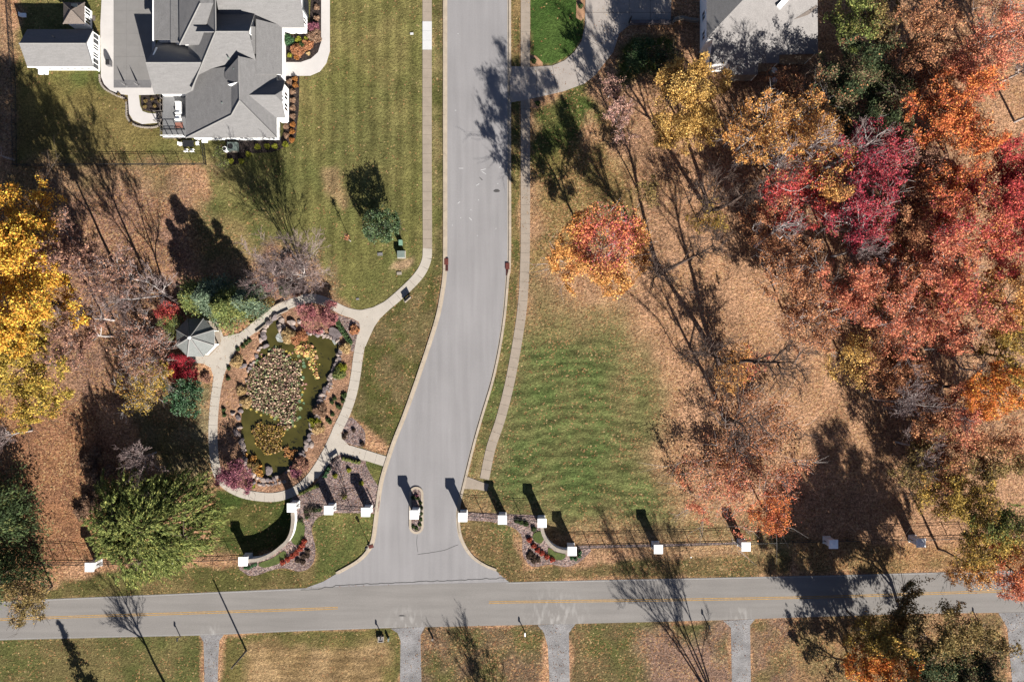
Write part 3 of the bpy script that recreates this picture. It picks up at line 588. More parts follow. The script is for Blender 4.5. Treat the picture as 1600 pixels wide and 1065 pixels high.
# dark weed rafts drawn out along the east side
WEEDV, WEEDF = [], []
for i in range(60):
    t = RNG.random(); base = np.array([(520, 548), (505, 600), (492, 640), (470, 690), (455, 712), (440, 727)])
    f = t*5; k = min(4, int(f)); c = base[k]*(1-(f-k))+base[k+1]*(f-k)+RNG.normal(0, 3.0, 2)-np.array([9, 0])
    if not inpoly(np.array([c[0]]), np.array([c[1]]), [(p[0], p[1]) for p in POND])[0]: continue
    a = RNG.uniform(-1.2, 0.6); ln = RNG.uniform(1.5, 6); q = np.array([c-ln/2*np.array([math.cos(a), -math.sin(a)]), c+RNG.normal(0, 0.8, 2), c+ln/2*np.array([math.cos(a), -math.sin(a)])])
    ln_ = smooth_line(q, 1.0); nw = normals2(ln_)*RNG.uniform(0.3, 0.7)
    for m_ in range(len(ln_)-1):
        o_ = len(WEEDV); WEEDV += [(*G(*w_), -0.15) for w_ in (ln_[m_]+nw[m_], ln_[m_]-nw[m_], ln_[m_+1]-nw[m_+1], ln_[m_+1]+nw[m_+1])]; WEEDF.append((o_, o_+1, o_+2, o_+3))
props(link('pond_weed', pymesh('pond_weed', WEEDV, WEEDF, M['weed'])), 'dark rafts of weed drifting on the open water', 'pond weed', None, 'stuff')

# ------------------------------------------------------------------ trees and shrubs
LK = 1.32
PAL = {
 'yellow': [L(240, 180, 30, LK), L(222, 154, 26, LK), L(248, 204, 52, LK), L(202, 132, 22, LK), L(176, 154, 46, LK)],
 'yellow_green': [L(206, 172, 60, LK), L(176, 152, 54, LK), L(226, 186, 66, LK), L(150, 136, 46, LK), L(214, 160, 50, LK)],
 'olive_gold': [L(224, 176, 84, LK), L(200, 154, 70, LK), L(236, 194, 104, LK), L(176, 138, 66, LK), L(214, 158, 80, LK)],
 'gold_orange': [L(226, 160, 72, LK), L(206, 136, 64, LK), L(236, 180, 92, LK), L(176, 120, 66, LK), L(216, 140, 70, LK)],
 'orange': [L(230, 128, 56, LK), L(212, 104, 50, LK), L(240, 152, 66, LK), L(190, 92, 52, LK), L(222, 116, 74, LK)],
 'bright_orange': [L(246, 150, 40, LK), L(236, 126, 38, LK), L(250, 176, 56, LK), L(214, 104, 38, LK)],
 'orange_pink': [L(222, 120, 78, LK), L(206, 96, 84, LK), L(230, 144, 80, LK), L(196, 92, 96, LK), L(220, 156, 74, LK)],
 'salmon': [L(220, 130, 92, LK), L(204, 110, 82, LK), L(230, 150, 104, LK), L(190, 98, 76, LK), L(216, 142, 84, LK)],
 'red': [L(206, 74, 66, LK), L(184, 58, 66, LK), L(220, 96, 70, LK), L(164, 50, 66, LK), L(206, 100, 78, LK)],
 'crimson': [L(196, 60, 78, LK), L(172, 48, 72, LK), L(210, 80, 84, LK), L(150, 44, 68, LK)],
 'brown_orange': [L(196, 132, 88, LK), L(174, 112, 76, LK), L(210, 150, 98, LK), L(150, 98, 72, LK), L(190, 124, 74, LK)],
 'brown': [L(164, 118, 98, LK), L(142, 100, 86, LK), L(182, 136, 106, LK), L(124, 90, 80, LK)],
 'olive_brown': [L(150, 128, 72, LK), L(124, 108, 58, LK), L(172, 142, 84, LK), L(110, 96, 58, LK), L(160, 120, 80, LK)],
 'dark_green': [L(82, 96, 62, LK), L(66, 80, 50, LK), L(104, 112, 70, LK), L(140, 112, 84, LK), L(90, 86, 60, LK)],
 'olive_yellow': [L(186, 152, 60, LK), L(160, 134, 56, LK), L(206, 166, 66, LK), L(136, 118, 52, LK), L(196, 140, 60, LK)],
 'pine': [L(74, 92, 54, LK), L(60, 76, 46, LK), L(92, 108, 62, LK), L(112, 112, 60, LK)],
 'willow': [L(134, 146, 70, LK), L(112, 126, 58, LK), L(160, 166, 84, LK), L(94, 108, 52, LK), L(172, 168, 80, LK)],
 'blue_green': [L(108, 128, 100, LK), L(90, 110, 86, LK), L(132, 150, 122, LK), L(122, 132, 78, LK)],
 'cedar': [L(122, 134, 70, LK), L(104, 118, 62, LK), L(146, 148, 78, LK), L(92, 112, 74, LK)],
 'holly': [L(78, 104, 60, LK), L(62, 86, 50, LK), L(104, 128, 78, LK), L(54, 74, 46, LK)],
 'magnolia': [L(58, 96, 58, LK), L(46, 80, 48, LK), L(92, 132, 88, LK), L(40, 66, 42, LK)],
 'purple': [L(150, 86, 104, LK), L(124, 66, 88, LK), L(176, 108, 118, LK), L(106, 60, 80, LK)],
 'pink_shrub': [L(178, 104, 108, LK), L(150, 82, 92, LK), L(200, 132, 124, LK), L(130, 74, 84, LK)],
 'scarlet': [L(190, 30, 52, LK), L(160, 20, 42, LK), L(212, 52, 70, LK), L(120, 16, 36, LK)],
 'gold_mound': [L(196, 196, 40, LK), L(170, 176, 34, LK), L(214, 208, 60, LK)],
 'orange_mound': [L(214, 142, 58, LK), L(190, 118, 48, LK), L(228, 160, 76, LK)],
 'pink_mound': [L(206, 164, 130, LK), L(180, 138, 110, LK), L(222, 184, 150, LK)],
 'green_mound': [L(86, 108, 58, LK), L(70, 92, 48, LK), L(110, 126, 70, LK)],
 'red_mound': [L(214, 92, 62, LK), L(196, 74, 62, LK), L(226, 120, 70, LK)],
 'brown_mound': [L(112, 92, 76, LK), L(96, 78, 66, LK), L(130, 106, 86, LK)],
 'straw': [L(206, 174, 116, LK), L(182, 150, 98, LK), L(224, 194, 138, LK), L(166, 136, 92, LK)],
 'pale_pink': [L(206, 158, 140, LK), L(184, 134, 122, LK), L(216, 172, 150, LK), L(196, 140, 110, LK)],
 'turf': [L(96, 108, 54, LK), L(84, 98, 48, LK), L(112, 118, 62, LK)],
}
for _k in PAL:
    PAL[_k] = [(c*0.88+c.mean()*0.12)*(0.66 if 'mound' in _k else 0.92 if _k in ('crimson', 'scarlet', 'willow', 'yellow_green', 'bright_orange') else 1.08) for c in PAL[_k]]
def crown_clusters(rng, n, r, rv, zc, low=-0.55, hollow=0.35, lobes=None):
    d = rng.normal(size=(n*4, 3)); d /= np.linalg.norm(d, axis=1, keepdims=True)
    d = d[d[:, 2] > low][:n]
    az = np.arctan2(d[:, 1], d[:, 0]); ph = rng.uniform(0, 6.3, 4)
    mod = 1+0.14*np.sin(2*az+ph[0])+0.12*np.sin(3*az+ph[1])+0.10*np.sin(5*az+ph[2]+3*d[:, 2])
    u = hollow+(1-hollow)*rng.random(len(d))**0.5
    return d*np.array([r, r, rv])*(mod*u)[:, None]+np.array([0, 0, zc])
def limb_mesh(rng, h, r, zc, rv, cl, trunk_r, bare=False, n_limb=7, lean=(0, 0)):
    """trunk, main limbs and a branch to every leaf clump"""
    TV, TF = [], []; off = 0
    def emit(P, R, s):
        nonlocal off
        V, F = tubes(P, R, s); TV.append(V); TF.append(F+off); off += len(V)
    top = zc+rv*0.25
    zt = np.linspace(-0.2, top, 7); wob = np.cumsum(rng.normal(0, 0.12, (7, 2)), 0)*r/8; wob[0] = 0
    trunk = np.stack([wob[:, 0]+lean[0]*zt/h, wob[:, 1]+lean[1]*zt/h, zt], 1)
    emit(trunk[None], (trunk_r*np.linspace(1.15, 0.3, 7))[None], 8)
    az = np.linspace(0, 2*math.pi, n_limb, endpoint=False)+rng.uniform(-0.3, 0.3, n_limb)
    t = np.linspace(0, 1, 7)
    limbs = []
    for a in az:
        s = rng.uniform(0.32, 0.8); i = s*6; k = int(i); st = trunk[k]*(1-(i-k))+trunk[min(6, k+1)]*(i-k)
        e = np.array([math.cos(a)*r*rng.uniform(0.55, 0.85), math.sin(a)*r*rng.uniform(0.55, 0.85), zc+rv*rng.uniform(0.1, 0.75)])
        c = st*0.4+e*0.6+np.array([0, 0, -0.1*h*rng.random()])+rng.normal(0, 0.05*r, 3)
        P = (1-t)[:, None]**2*st+2*((1-t)*t)[:, None]*c+t[:, None]**2*e
        P[1:-1] += rng.normal(0, 0.03*r, (5, 3)); limbs.append(P)
    limbs = np.array(limbs); emit(limbs, np.tile(trunk_r*0.5*np.linspace(1, 0.22, 7), (n_limb, 1)), 6)
    nodes = np.concatenate([limbs[:, 1:].reshape(-1, 3), trunk[3:]])
    D = np.linalg.norm(cl[:, None]-nodes[None], axis=2)+np.maximum(0, nodes[None, :, 2]-cl[:, None, 2])*1.5
    st = nodes[D.argmin(1)]; mid = (st+cl)/2+rng.normal(0, 0.06*r, cl.shape)-np.array([0, 0, 0.03*r])
    t = np.linspace(0, 1, 4)[None, :, None]
    P = (1-t)**2*st[:, None]+2*t*(1-t)*mid[:, None]+t*t*cl[:, None]
    emit(P, np.tile(trunk_r*0.17*np.linspace(1, 0.25, 4), (len(cl), 1)), 4)
    return np.concatenate(TV), np.concatenate(TF)
def palette_colours(rng, pts, pal, scale, z0=0, z1=1, pal2=None, split=None):
    """clump-wise colour with leaf-to-leaf scatter"""
    pal = np.array(pal); k = len(pal)
    t = vnoise(pts[:, 0]+pts[:, 2]*0.7+50, pts[:, 1]+pts[:, 2]*0.3+50, scale)*0.75+rng.random(len(pts))*0.5-0.12
    i = np.clip((t*k).astype(int), 0, k-1); c = pal[i]
    if pal2 is not None:
        m = split(pts)+rng.normal(0, 0.25, len(pts)) > 0; c2 = np.array(pal2)[np.clip((t*len(pal2)).astype(int), 0, len(pal2)-1)]; c = np.where(m[:, None], c2, c)
    return c*rng.uniform(0.55, 1.25, (len(pts), 1))
def tree(name, label, cx, cy, h, r, pal, lai=2.4, leaf=0.34, seed=0, bark='bark', group=None, pal2=None, split=None, hollow=0.35, low=-0.5, rv=None, clump=0.15, bare_top=False, cat='tree', trunk_scale=1.0, n_limb=8, bias=0.35, glossy=False):
    """fractal limbs and sprays, leaves strung along the outer sprays"""
    sd = seed*131+int(cx*7+cy*13); rng = np.random.default_rng(sd)
    rv = rv or min(0.42*h, r*1.1); zc = h-rv
    base = W(cx, cy, zc); loc = (base[0], base[1], 0.0)
    leaf = leaf*0.74; lai = lai*1.1; n_leaf = int(lai*math.pi*r*r/(0.31*leaf*leaf))
    kids = (15, 7, 5) if r > 3 else (10, 6, 4)
    lv = bare_arrays(sd, h, r, 1, kids, spread=0.8, gnarl=0.07, up=0.12, lo0=max(0.2, (zc-rv*0.8)/h), thick=trunk_scale)
    tips = np.concatenate([p[0].reshape(-1, 3) for p in lv[2:]])
    q = np.percentile(np.hypot(tips[:, 0]-tips[:, 0].mean(), tips[:, 1]-tips[:, 1].mean()), 92); kx = r/q; kz = h/tips[:, 2].max()
    lv = [(P*np.array([kx, kx, kz]), R, sdn) for P, R, sdn in lv]
    cxy = lv[-1][0].reshape(-1, 3).mean(0)
    for P, R, sdn in lv: P[..., :2] -= cxy[:2]*np.clip(P[..., 2:]/zc, 0, 1)
    root = thing(name, label, cat, loc, group)
    V, F = merge(lv); link('trunk', fast_mesh('trunk', V, F, M[bark], smooth=True), root)
    Pt = lv[-1][0]; nb = len(Pt)
    P2 = lv[-2][0]
    w = rng.gamma(1.6, 1.0, nb); w /= w.sum()                    # some sprays are fuller than others
    bi = rng.choice(nb, n_leaf, p=w); sp_ = rng.uniform(0.1, 1.0, n_leaf)*(Pt.shape[1]-1); i = np.minimum(sp_.astype(int), Pt.shape[1]-2); f = (sp_-i)[:, None]
    C = Pt[bi, i]*(1-f)+Pt[bi, i+1]*f
    sg = 0.10*r**0.5+0.10
    C = C+rng.normal(size=C.shape)*np.array([sg, sg, sg*0.6])
    if bare_top:
        rad = np.hypot(C[:, 0], C[:, 1]); C = C[~((rad < r*0.34) & (rng.random(len(C)) < 0.75))]
    rad = np.hypot(C[:, 0], C[:, 1]); k_ = np.where(rad > r*0.9, (r*0.9+(rad-r*0.9)*0.35)/np.maximum(rad, 1e-6), 1.0); C[:, :2] *= k_[:, None]
    C = C[C[:, 2] > 0.15]
    cols = palette_colours(rng, C, PAL[pal], 1.9, pal2=None if pal2 is None else PAL[pal2], split=split)
    V, F, K = leaf_quads(C, leaf*rng.uniform(0.55, 1.35, len(C)), bias, cols, rng)
    link('crown', fast_mesh('crown', V, F, M['glossy_leaf' if glossy else 'leaf'], K), root)
    return root

def bare_arrays(seed, h, r, forks=1, kids=(8, 6, 6, 5), spread=0.75, gnarl=0.06, up=0.25, lo0=0.32, thick=1.0):
    """bare branching skeleton by levels: list of (P, R) polylines"""
    rng = np.random.default_rng(seed); out = []
    m = 6; t = np.linspace(0, 1, m)
    P = []; 
    for k in range(forks):
        a = k*2*math.pi/forks+rng.uniform(0, 1); tilt = 0.0 if forks == 1 else rng.uniform(0.16, 0.34)
        d = np.array([math.cos(a)*tilt, math.sin(a)*tilt, 1.0]); ln = h*rng.uniform(0.78, 0.95)
        p = np.outer(t*ln, d/np.linalg.norm(d)); p[1:] += np.cumsum(rng.normal(0, gnarl*h*0.12, (m-1, 3)), 0); P.append(p)
    P = np.array(P); r0 = 0.014*h*thick/(forks**0.35)
    R = np.tile(r0*np.linspace(1.15, 0.18, m), (forks, 1)); P[:, 0, 2] = -0.2
    out.append((P, R, 7)); length = np.full(len(P), h*0.55)
    for lv, k in enumerate(kids):
        n = len(P)*k; par = np.repeat(np.arange(len(P)), k)
        lo = lo0 if lv == 0 else 0.2
        s = rng.uniform(lo, 1.0, n); f = s*(P.shape[1]-1); i = np.minimum(f.astype(int), P.shape[1]-2); fr = (f-i)[:, None]
        st = P[par, i]*(1-fr)+P[par, i+1]*fr
        tg = P[par, i+1]-P[par, i]; tg /= np.linalg.norm(tg, axis=1, keepdims=True)+1e-9
        rd = rng.normal(size=(n, 3)); rd -= tg*(rd*tg).sum(1, keepdims=True); rd /= np.linalg.norm(rd, axis=1, keepdims=True)+1e-9
        if lv == 0:
            ga = np.tile(np.arange(k)*2.39996, len(P))+np.repeat(rng.uniform(0, 6.28, len(P)), k)+rng.normal(0, 0.25, n)
            rd = np.stack([np.cos(ga), np.sin(ga), 0*ga], 1)
        d = tg*1.0+rd*spread*rng.uniform(0.6, 1.3, (n, 1))+np.array([0, 0, up]); d /= np.linalg.norm(d, axis=1, keepdims=True)
        L0 = (r*1.05 if lv == 0 else length[par]*0.52)*rng.uniform(0.6, 1.15, n)
        if lv == 0: L0 = L0*(1.15-0.55*s)
        q = 5 if lv == 0 else 4 if lv == 1 else 3 if lv == 2 else 2
        tt = np.linspace(0, 1, q)
        Pn = st[:, None]+d[:, None]*(L0[:, None]*tt)[:, :, None]
        Pn[:, 1:] += np.cumsum(rng.normal(0, gnarl, (n, q-1, 3)), 1)*L0[:, None, None]*0.8
        Pn[:, 1:, 2] += (up*0.25*L0[:, None])*tt[None, 1:]**2
        rp = R[par, i]*0.55
        if lv >= 2: rp = np.maximum(rp, 0.030 if lv == 2 else 0.020)
        Rn = rp[:, None]*np.linspace(1, 0.35, q)
        out.append((Pn, Rn, (6, 4, 3, 3)[min(lv, 3)])); P, R, length = Pn, Rn, L0
    return out
def merge(levels):
    V, F, o = [], [], 0
    for P, R, s in levels:
        v, f = tubes(P, R, s); V.append(v); F.append(f+o); o += len(v)
    return np.concatenate(V), np.concatenate(F)
def bare_tree(name, label, bx, by, h, r, seed, bark='pale_bark', twig='mauve_twig', group=None, forks=1, kids=(9, 6, 6, 5), base=True, leaves=None, lai=0.25, leaf=0.26, cat='tree', **kw):
    loc = W(bx, by, 0.0)
    lv = bare_arrays(seed, h, r, forks, kids, **kw)
    root = thing(name, label, cat, tuple(loc), group)
    V, F = merge(lv[:3]); link('trunk', fast_mesh('trunk', V, F, M[bark], smooth=True), root)
    V, F = merge(lv[3:]); link('twigs', fast_mesh('twigs', V, F, M[twig]), root)['kind'] = 'stuff'
    if leaves:
        rng = np.random.default_rng(seed+99); tip = np.concatenate([lv[-1][0][:, 1:].reshape(-1, 3), lv[-1][0].mean(1)])
        n = int(lai*math.pi*r*r/(0.31*leaf*leaf)); C = tip[rng.integers(0, len(tip), n)]+rng.normal(0, 0.12, (n, 3))
        V, F, K = leaf_quads(C, leaf*rng.uniform(0.6, 1.3, n), 0.6, palette_colours(rng, C, PAL[leaves], 1.6), rng)
        link('crown', fast_mesh('crown', V, F, M['leaf'], K), root)
    return root
def conifer(name, label, bx, by, h, r, pal, seed, n=7000, leaf=0.34, group=None, droop=0.3, pw=0.85):
    rng = np.random.default_rng(seed); loc = W(bx, by, 0)
    root = thing(name, label, 'tree', tuple(loc), group)
    k = int(34+h*5); z = h*(0.05+0.9*rng.random(k)**0.9); az = rng.uniform(0, 6.283, k)
    R = r*np.maximum(0.06, (1-z/h))**pw*rng.uniform(0.8, 1.12, k)
    t = np.linspace(0, 1, 4)
    P = np.stack([np.cos(az)[:, None]*R[:, None]*t, np.sin(az)[:, None]*R[:, None]*t, z[:, None]-droop*R[:, None]*t**2+0.1*R[:, None]*t], 2)
    tr = np.stack([np.zeros(6), np.zeros(6), np.linspace(-0.2, h, 6)], 1)[None]
    V, F = merge([(tr, (0.02*h*np.linspace(1, 0.08, 6))[None], 8), (P, np.tile(0.03*np.linspace(1, 0.3, 4), (k, 1)), 4)])
    link('trunk', fast_mesh('trunk', V, F, M['bark'], smooth=True), root)
    b = rng.integers(0, k, n); s = rng.random(n)**0.6
    C = np.stack([np.cos(az[b])*R[b]*s, np.sin(az[b])*R[b]*s, z[b]-droop*R[b]*s*s+0.1*R[b]*s], 1)
    C += rng.normal(size=(n, 3))*np.array([0.16, 0.16, 0.10])*r*(0.45+0.6*s)[:, None]*np.maximum(0.35, (1-z[b]/h))[:, None]; C[:, 2] = np.clip(C[:, 2], 0.08, h*1.02)
    out = np.stack([np.cos(az[b]), np.sin(az[b]), -0.2*np.ones(n)], 1)
    V, F, K = leaf_quads(C, leaf*rng.uniform(0.6, 1.3, n), 0.5, palette_colours(rng, C, PAL[pal], 1.0), rng, 0.4, out, 0.55)
    link('crown', fast_mesh('crown', V, F, M['leaf'], K), root)
    return root
def weeping(name, label, cx, cy, h, r, pal, seed, n=16000, leaf=0.55, group=None):
    rng = np.random.default_rng(seed); rv = 0.38*h; zc = h-rv-0.5; base = W(cx, cy, zc)
    root = thing(name, label, 'tree', (base[0], base[1], 0), group)
    cl = crown_clusters(rng, 240, r, rv, zc, -0.2, 0.3)
    V, F = limb_mesh(rng, h, r, zc, rv, cl, 0.025*h); link('trunk', fast_mesh('trunk', V, F, M['bark'], smooth=True), root)
    ns = 2600; si = rng.integers(0, len(cl), ns); st = cl[si]+rng.normal(0, 0.09*r, (ns, 3))
    d = st.copy(); d[:, 2] = 0; d /= np.linalg.norm(d, axis=1, keepdims=True)+1e-6; d += rng.normal(0, 0.45, d.shape); d[:, 2] = 0
    ln = rng.uniform(1.2, 3.6, ns)
    b = rng.integers(0, ns, n); s = rng.random(n)
    C = st[b]+d[b]*(ln[b]*0.45*s)[:, None]; C[:, 2] -= ln[b]*0.8*s**1.6; C += rng.normal(0, 0.09, C.shape); C[:, 2] = np.maximum(C[:, 2], 0.1)
    dr = d[b].copy(); dr[:, 2] = -0.9*s
    V, F, K = leaf_quads(C, leaf*rng.uniform(0.6, 1.3, n), 0.6, palette_colours(rng, C+d[b], PAL[pal], 1.2), rng, 0.26, dr, 0.75)
    link('crown', fast_mesh('crown', V, F, M['leaf'], K), root)
    return root
_mound = {}
def mound(name, label, px, py, r, h, pal, group=None, variant=0, leaf=0.13, n=None, cat='shrub', rz=0.0, z=0.0, spiky=False, sx=1.0, stem=True):
    """small shrub: leaf ball on short stems; alike shrubs share their meshes"""
    key = (pal, round(r, 2), round(h, 2), variant, spiky, leaf)
    if key not in _mound:
        rng = np.random.default_rng(abs(hash((pal, variant))) % 1000 if False else sum(map(ord, pal))+variant)
        k = n or int(2.6*2*math.pi*r*max(r, h)/(0.31*leaf*leaf))
        d = rng.normal(size=(k, 3)); d /= np.linalg.norm(d, axis=1, keepdims=True); d[:, 2] = np.abs(d[:, 2])
        u = 0.45+0.55*rng.random(k)**0.5
        az = np.arctan2(d[:, 1], d[:, 0]); lump = 1+0.13*np.sin(3*az+variant)+0.1*np.sin(5*az+2*d[:, 2]*4)
        C = d*np.array([r, r, h])*(u*lump)[:, None]; C[:, 2] = C[:, 2]*0.96+0.03
        K0 = palette_colours(rng, C*2, PAL[pal], 0.5)
        if spiky: V, F, K = leaf_quads(C, leaf*2.2*rng.uniform(0.6, 1.3, k), 0.1, K0, rng, 0.2, d, 0.85)
        else: V, F, K = leaf_quads(C, leaf*rng.uniform(0.7, 1.3, k), 0.5, K0, rng)
        me = fast_mesh('foliage', V, F, M['leaf'], K)
        ns = 7; a = rng.uniform(0, 6.28, ns); e = np.stack([np.cos(a)*r*0.5, np.sin(a)*r*0.5, np.full(ns, h*0.7)], 1)
        P = np.stack([np.stack([np.zeros(ns), np.zeros(ns), np.full(ns, -0.03)], 1), e*np.array([0.5, 0.5, 0.6]), e], 1)
        V, F = tubes(P, np.tile([0.02, 0.014, 0.006], (ns, 1))*max(1, h), 4)
        _mound[key] = (me, fast_mesh('stems', V, F, M['bark']))
    a, b = _mound[key]
    w = W(px, py, z); root = thing(name, label, cat, (w[0], w[1], z), group, rz)
    root.scale = (sx, 1, 1)
    link('foliage', a, root); link('stems', b, root)
    return root

S = lambda ax, k, o=0.0: (lambda p: (p[:, ax]-o)*k)
# --- west side
tree('maple_tree', 'golden yellow maple whose crown nearly reaches the black lawn fence', 30, 372, 19, 7.8, 'yellow', 3.2, 0.4, 1)
tree('maple_tree', 'broad orange yellow maple beside the brown leafed thicket', 52, 470, 20, 8.0, 'yellow', 3.2, 0.4, 2)
tree('maple_tree', 'yellow green maple above the bare pale tree', 28, 572, 18, 8.0, 'yellow_green', 3.2, 0.4, 3)
bare_tree('oak_tree', 'brown leafed oak thinning out beside the yellow maples', 180, 415, 15, 6.2, 104, kids=(12, 7, 6, 5), leaves='brown', lai=1.5, leaf=0.25)
bare_tree('oak_tree', 'reddish brown oak with sparse leaves and mauve twigs', 232, 440, 14, 5.6, 105, kids=(12, 7, 6, 5), leaves='brown', lai=0.6, leaf=0.25)
bare_tree('oak_tree', 'russet oak over the litter between maples and gazebo', 175, 525, 13, 5.8, 106, kids=(12, 7, 6, 5), leaves='brown', lai=1.1, leaf=0.25)
tree('oak_tree', 'small russet oak just west of the gazebo', 225, 540, 9, 4.6, 'brown', 1.0, 0.32, 7, 'pale_bark', hollow=0.2)
bare_tree('bare_tree', 'bare pale grey tree rising among the brown oaks', 178, 500, 14, 4.6, 21)
bare_tree('bare_tree', 'bare forked tree with long pale limb north of the gazebo', 262, 462, 13, 4.8, 22, forks=2)
bare_tree('birch_tree', 'bare multi stemmed birch spreading above the pond path', 478, 430, 11.5, 6.2, 23, forks=5, kids=(8, 7, 6, 5), spread=0.75)
bare_tree('bare_tree', 'bare silvery tree at the edge of the orange litter by the yellow maple', 50, 672, 11, 5.0, 24, bark='pale_bark', kids=(10, 7, 6, 5))
bare_tree('bare_tree', 'bare silvery tree just north of the willow', 244, 706, 9.5, 4.6, 25, kids=(10, 7, 6, 5))
tree('sapling', 'yellowing young tree with thin pale crown south west of the gazebo', 222, 610, 7, 4.0, 'olive_yellow', 0.9, 0.3, 8, 'pale_bark', hollow=0.15)
tree('sapling', 'yellow leafed young tree touching the red japanese maple', 252, 585, 5.5, 2.4, 'yellow_green', 1.5, 0.28, 9, 'pale_bark')
tree('thicket_shrub', 'scarlet burning bush beneath the bare forked tree', 262, 488, 3.5, 1.8, 'red', 2.2, 0.22, 10, cat='shrub')
tree('thicket_shrub', 'olive green shrub behind the gazebo roof', 268, 508, 3.5, 2.0, 'cedar', 2.2, 0.24, 11, cat='shrub')
tree('japanese_maple', 'deep scarlet japanese maple tucked against the gazebo', 284, 578, 3.6, 2.4, 'scarlet', 3.2, 0.2, 12)
tree('magnolia_tree', 'glossy dark green magnolia south of the gazebo', 290, 620, 4.6, 3.0, 'magnolia', 3.2, 0.32, 13, glossy=True)
conifer('cedar_tree', 'yellow green cedar at the west end of the evergreen clump', 318, 466, 7.5, 3.8, 'cedar', 31, 12000)
conifer('spruce_tree', 'blue green spruce in the middle of the evergreen clump', 345, 468, 10.0, 4.2, 'blue_green', 32, 15000)
conifer('cedar_tree', 'olive cedar in the evergreen clump beside the mulch corner', 370, 480, 9.5, 4.3, 'cedar', 33, 15000)
conifer('cedar_tree', 'grey green cedar at the east end of the evergreen clump', 395, 474, 8.0, 3.6, 'blue_green', 34, 12000)
tree('holly_tree', 'rounded dark green holly on the lawn by the sidewalk', 596, 352, 5.8, 3.0, 'holly', 3.2, 0.3, 14, rv=2.7, glossy=True)
bare_tree('sapling', 'thin orange leafed sapling on the lawn by the holly', 548, 377, 4.2, 0.7, 26, kids=(7, 5, 3, 2), leaves='brown_orange', lai=1.3, leaf=0.2)
weeping('willow_tree', 'large feathery green willow by the west fence', 240, 820, 11, 7.8, 'willow', 41, 70000, 0.46)
conifer('pine_tree', 'dark green pine with shaggy crown at the west fence end', 14, 795, 16, 7.2, 'pine', 42, 26000, 0.42, droop=0.2, pw=0.6)
conifer('pine_tree', 'olive green pine leaning over the county road', 24, 885, 13, 5.6, 'pine', 43, 18000, 0.4, droop=0.2, pw=0.6)
tree('oak_tree', 'olive yellow oak overhanging the county road edge', 45, 935, 10, 3.6, 'olive_brown', 2.0, 0.3, 15)
bare_tree('oak_tree', 'mauve bare tree beside the shaded lawn fence', 22, 250, 10, 5.0, 62, kids=(11, 7, 6, 5))
tree('redbud_tree', 'pink leafed small tree at the north end of the pond', 498, 492, 3.6, 3.0, 'pink_shrub', 2.4, 0.22, 17)
tree('plum_tree', 'purple leafed plum at the south west bend of the pond path', 366, 744, 4.2, 3.0, 'purple', 2.6, 0.24, 18)
# --- middle and woods east of the street
tree('maple_tree', 'tall orange and pink maple with bare grey top on the east lawn edge', 941, 392, 19, 6.8, 'orange_pink', 4.2, 0.34, 19, 'pale_bark', bare_top=True, pal2='gold_orange', split=lambda p: (np.hypot(p[:, 0]-0.5, p[:, 1]-1.6)-4.2)*0.3, trunk_scale=0.8, rv=6.8)
tree('elm_tree', 'broad golden elm south of the eastern house', 1073, 168, 11, 6.9, 'olive_gold', 3.4, 0.34, 20)
bare_tree('cherry_tree', 'small bare pinkish tree at the driveway bend', 950, 152, 6.5, 2.8, 27, leaves='pale_pink', lai=0.5, leaf=0.18, twig='brown_twig')
bare_tree('dogwood_tree', 'pale pink dogwood with thin leaves below the driveway bend', 960, 192, 7.5, 3.4, 28, leaves='pale_pink', lai=0.9, leaf=0.2)
tree('maple_tree', 'gold orange maple with grey limbs behind the eastern house', 1182, 208, 16, 4.8, 'gold_orange', 1.7, 0.32, 21, 'pale_bark', hollow=0.15)
tree('maple_tree', 'amber maple between the gold elm and the dark oak', 1252, 192, 16, 5.0, 'gold_orange', 1.8, 0.32, 22, 'pale_bark', hollow=0.15)
tree('maple_tree', 'rust orange maple hugging the corner of the eastern house', 1225, 148, 9, 3.6, 'brown_orange', 1.6, 0.3, 23)
tree('oak_tree', 'dark green oak with pinkish brown tips east of the house', 1345, 150, 13, 8.2, 'dark_green', 4.0, 0.34, 24, pal2='brown_orange', split=lambda p: (p[:, 2]-11.5)*0.25-0.15)
tree('willow_oak', 'olive green willow oak at the far north of the woods', 1352, 32, 13, 5.0, 'olive_brown', 2.6, 0.32, 25, pal2='willow', split=lambda p: -p[:, 0]*0.2)
tree('oak_tree', 'brown leafed oak north of the orange maples', 1440, 60, 14, 6.0, 'brown_orange', 1.3, 0.32, 26, hollow=0.15)
tree('oak_tree', 'tawny oak at the north east corner of the woods', 1560, 55, 14, 5.6, 'salmon', 1.4, 0.32, 27, 'pale_bark', hollow=0.15)
tree('maple_tree', 'orange maple with dense crown east of the dark oak', 1490, 185, 17, 6.4, 'orange', 3.0, 0.34, 28)
tree('maple_tree', 'soft orange maple above the dense orange one', 1515, 110, 15, 4.6, 'salmon', 1.8, 0.32, 29)
tree('cedar_tree', 'small bright green cedar south of the dark oak', 1402, 215, 6, 2.4, 'cedar', 2.6, 0.28, 30)
tree('maple_tree', 'scarlet red maple at the west edge of the deep woods', 1245, 302, 14, 5.8, 'red', 2.2, 0.34, 31, 'pale_bark', pal2='gold_orange', split=lambda p: p[:, 1]*0.2-0.7)
tree('maple_tree', 'crimson maple with grey limbs above a dark hollow', 1358, 245, 15, 5.6, 'crimson', 1.7, 0.34, 32, 'pale_bark', hollow=0.2)
tree('maple_tree', 'deep crimson maple in the heart of the woods', 1345, 345, 15, 5.0, 'crimson', 1.8, 0.34, 33, 'pale_bark', hollow=0.2)
tree('maple_tree', 'small golden maple between two crimson crowns', 1303, 292, 15.5, 2.4, 'gold_orange', 2.4, 0.32, 34)
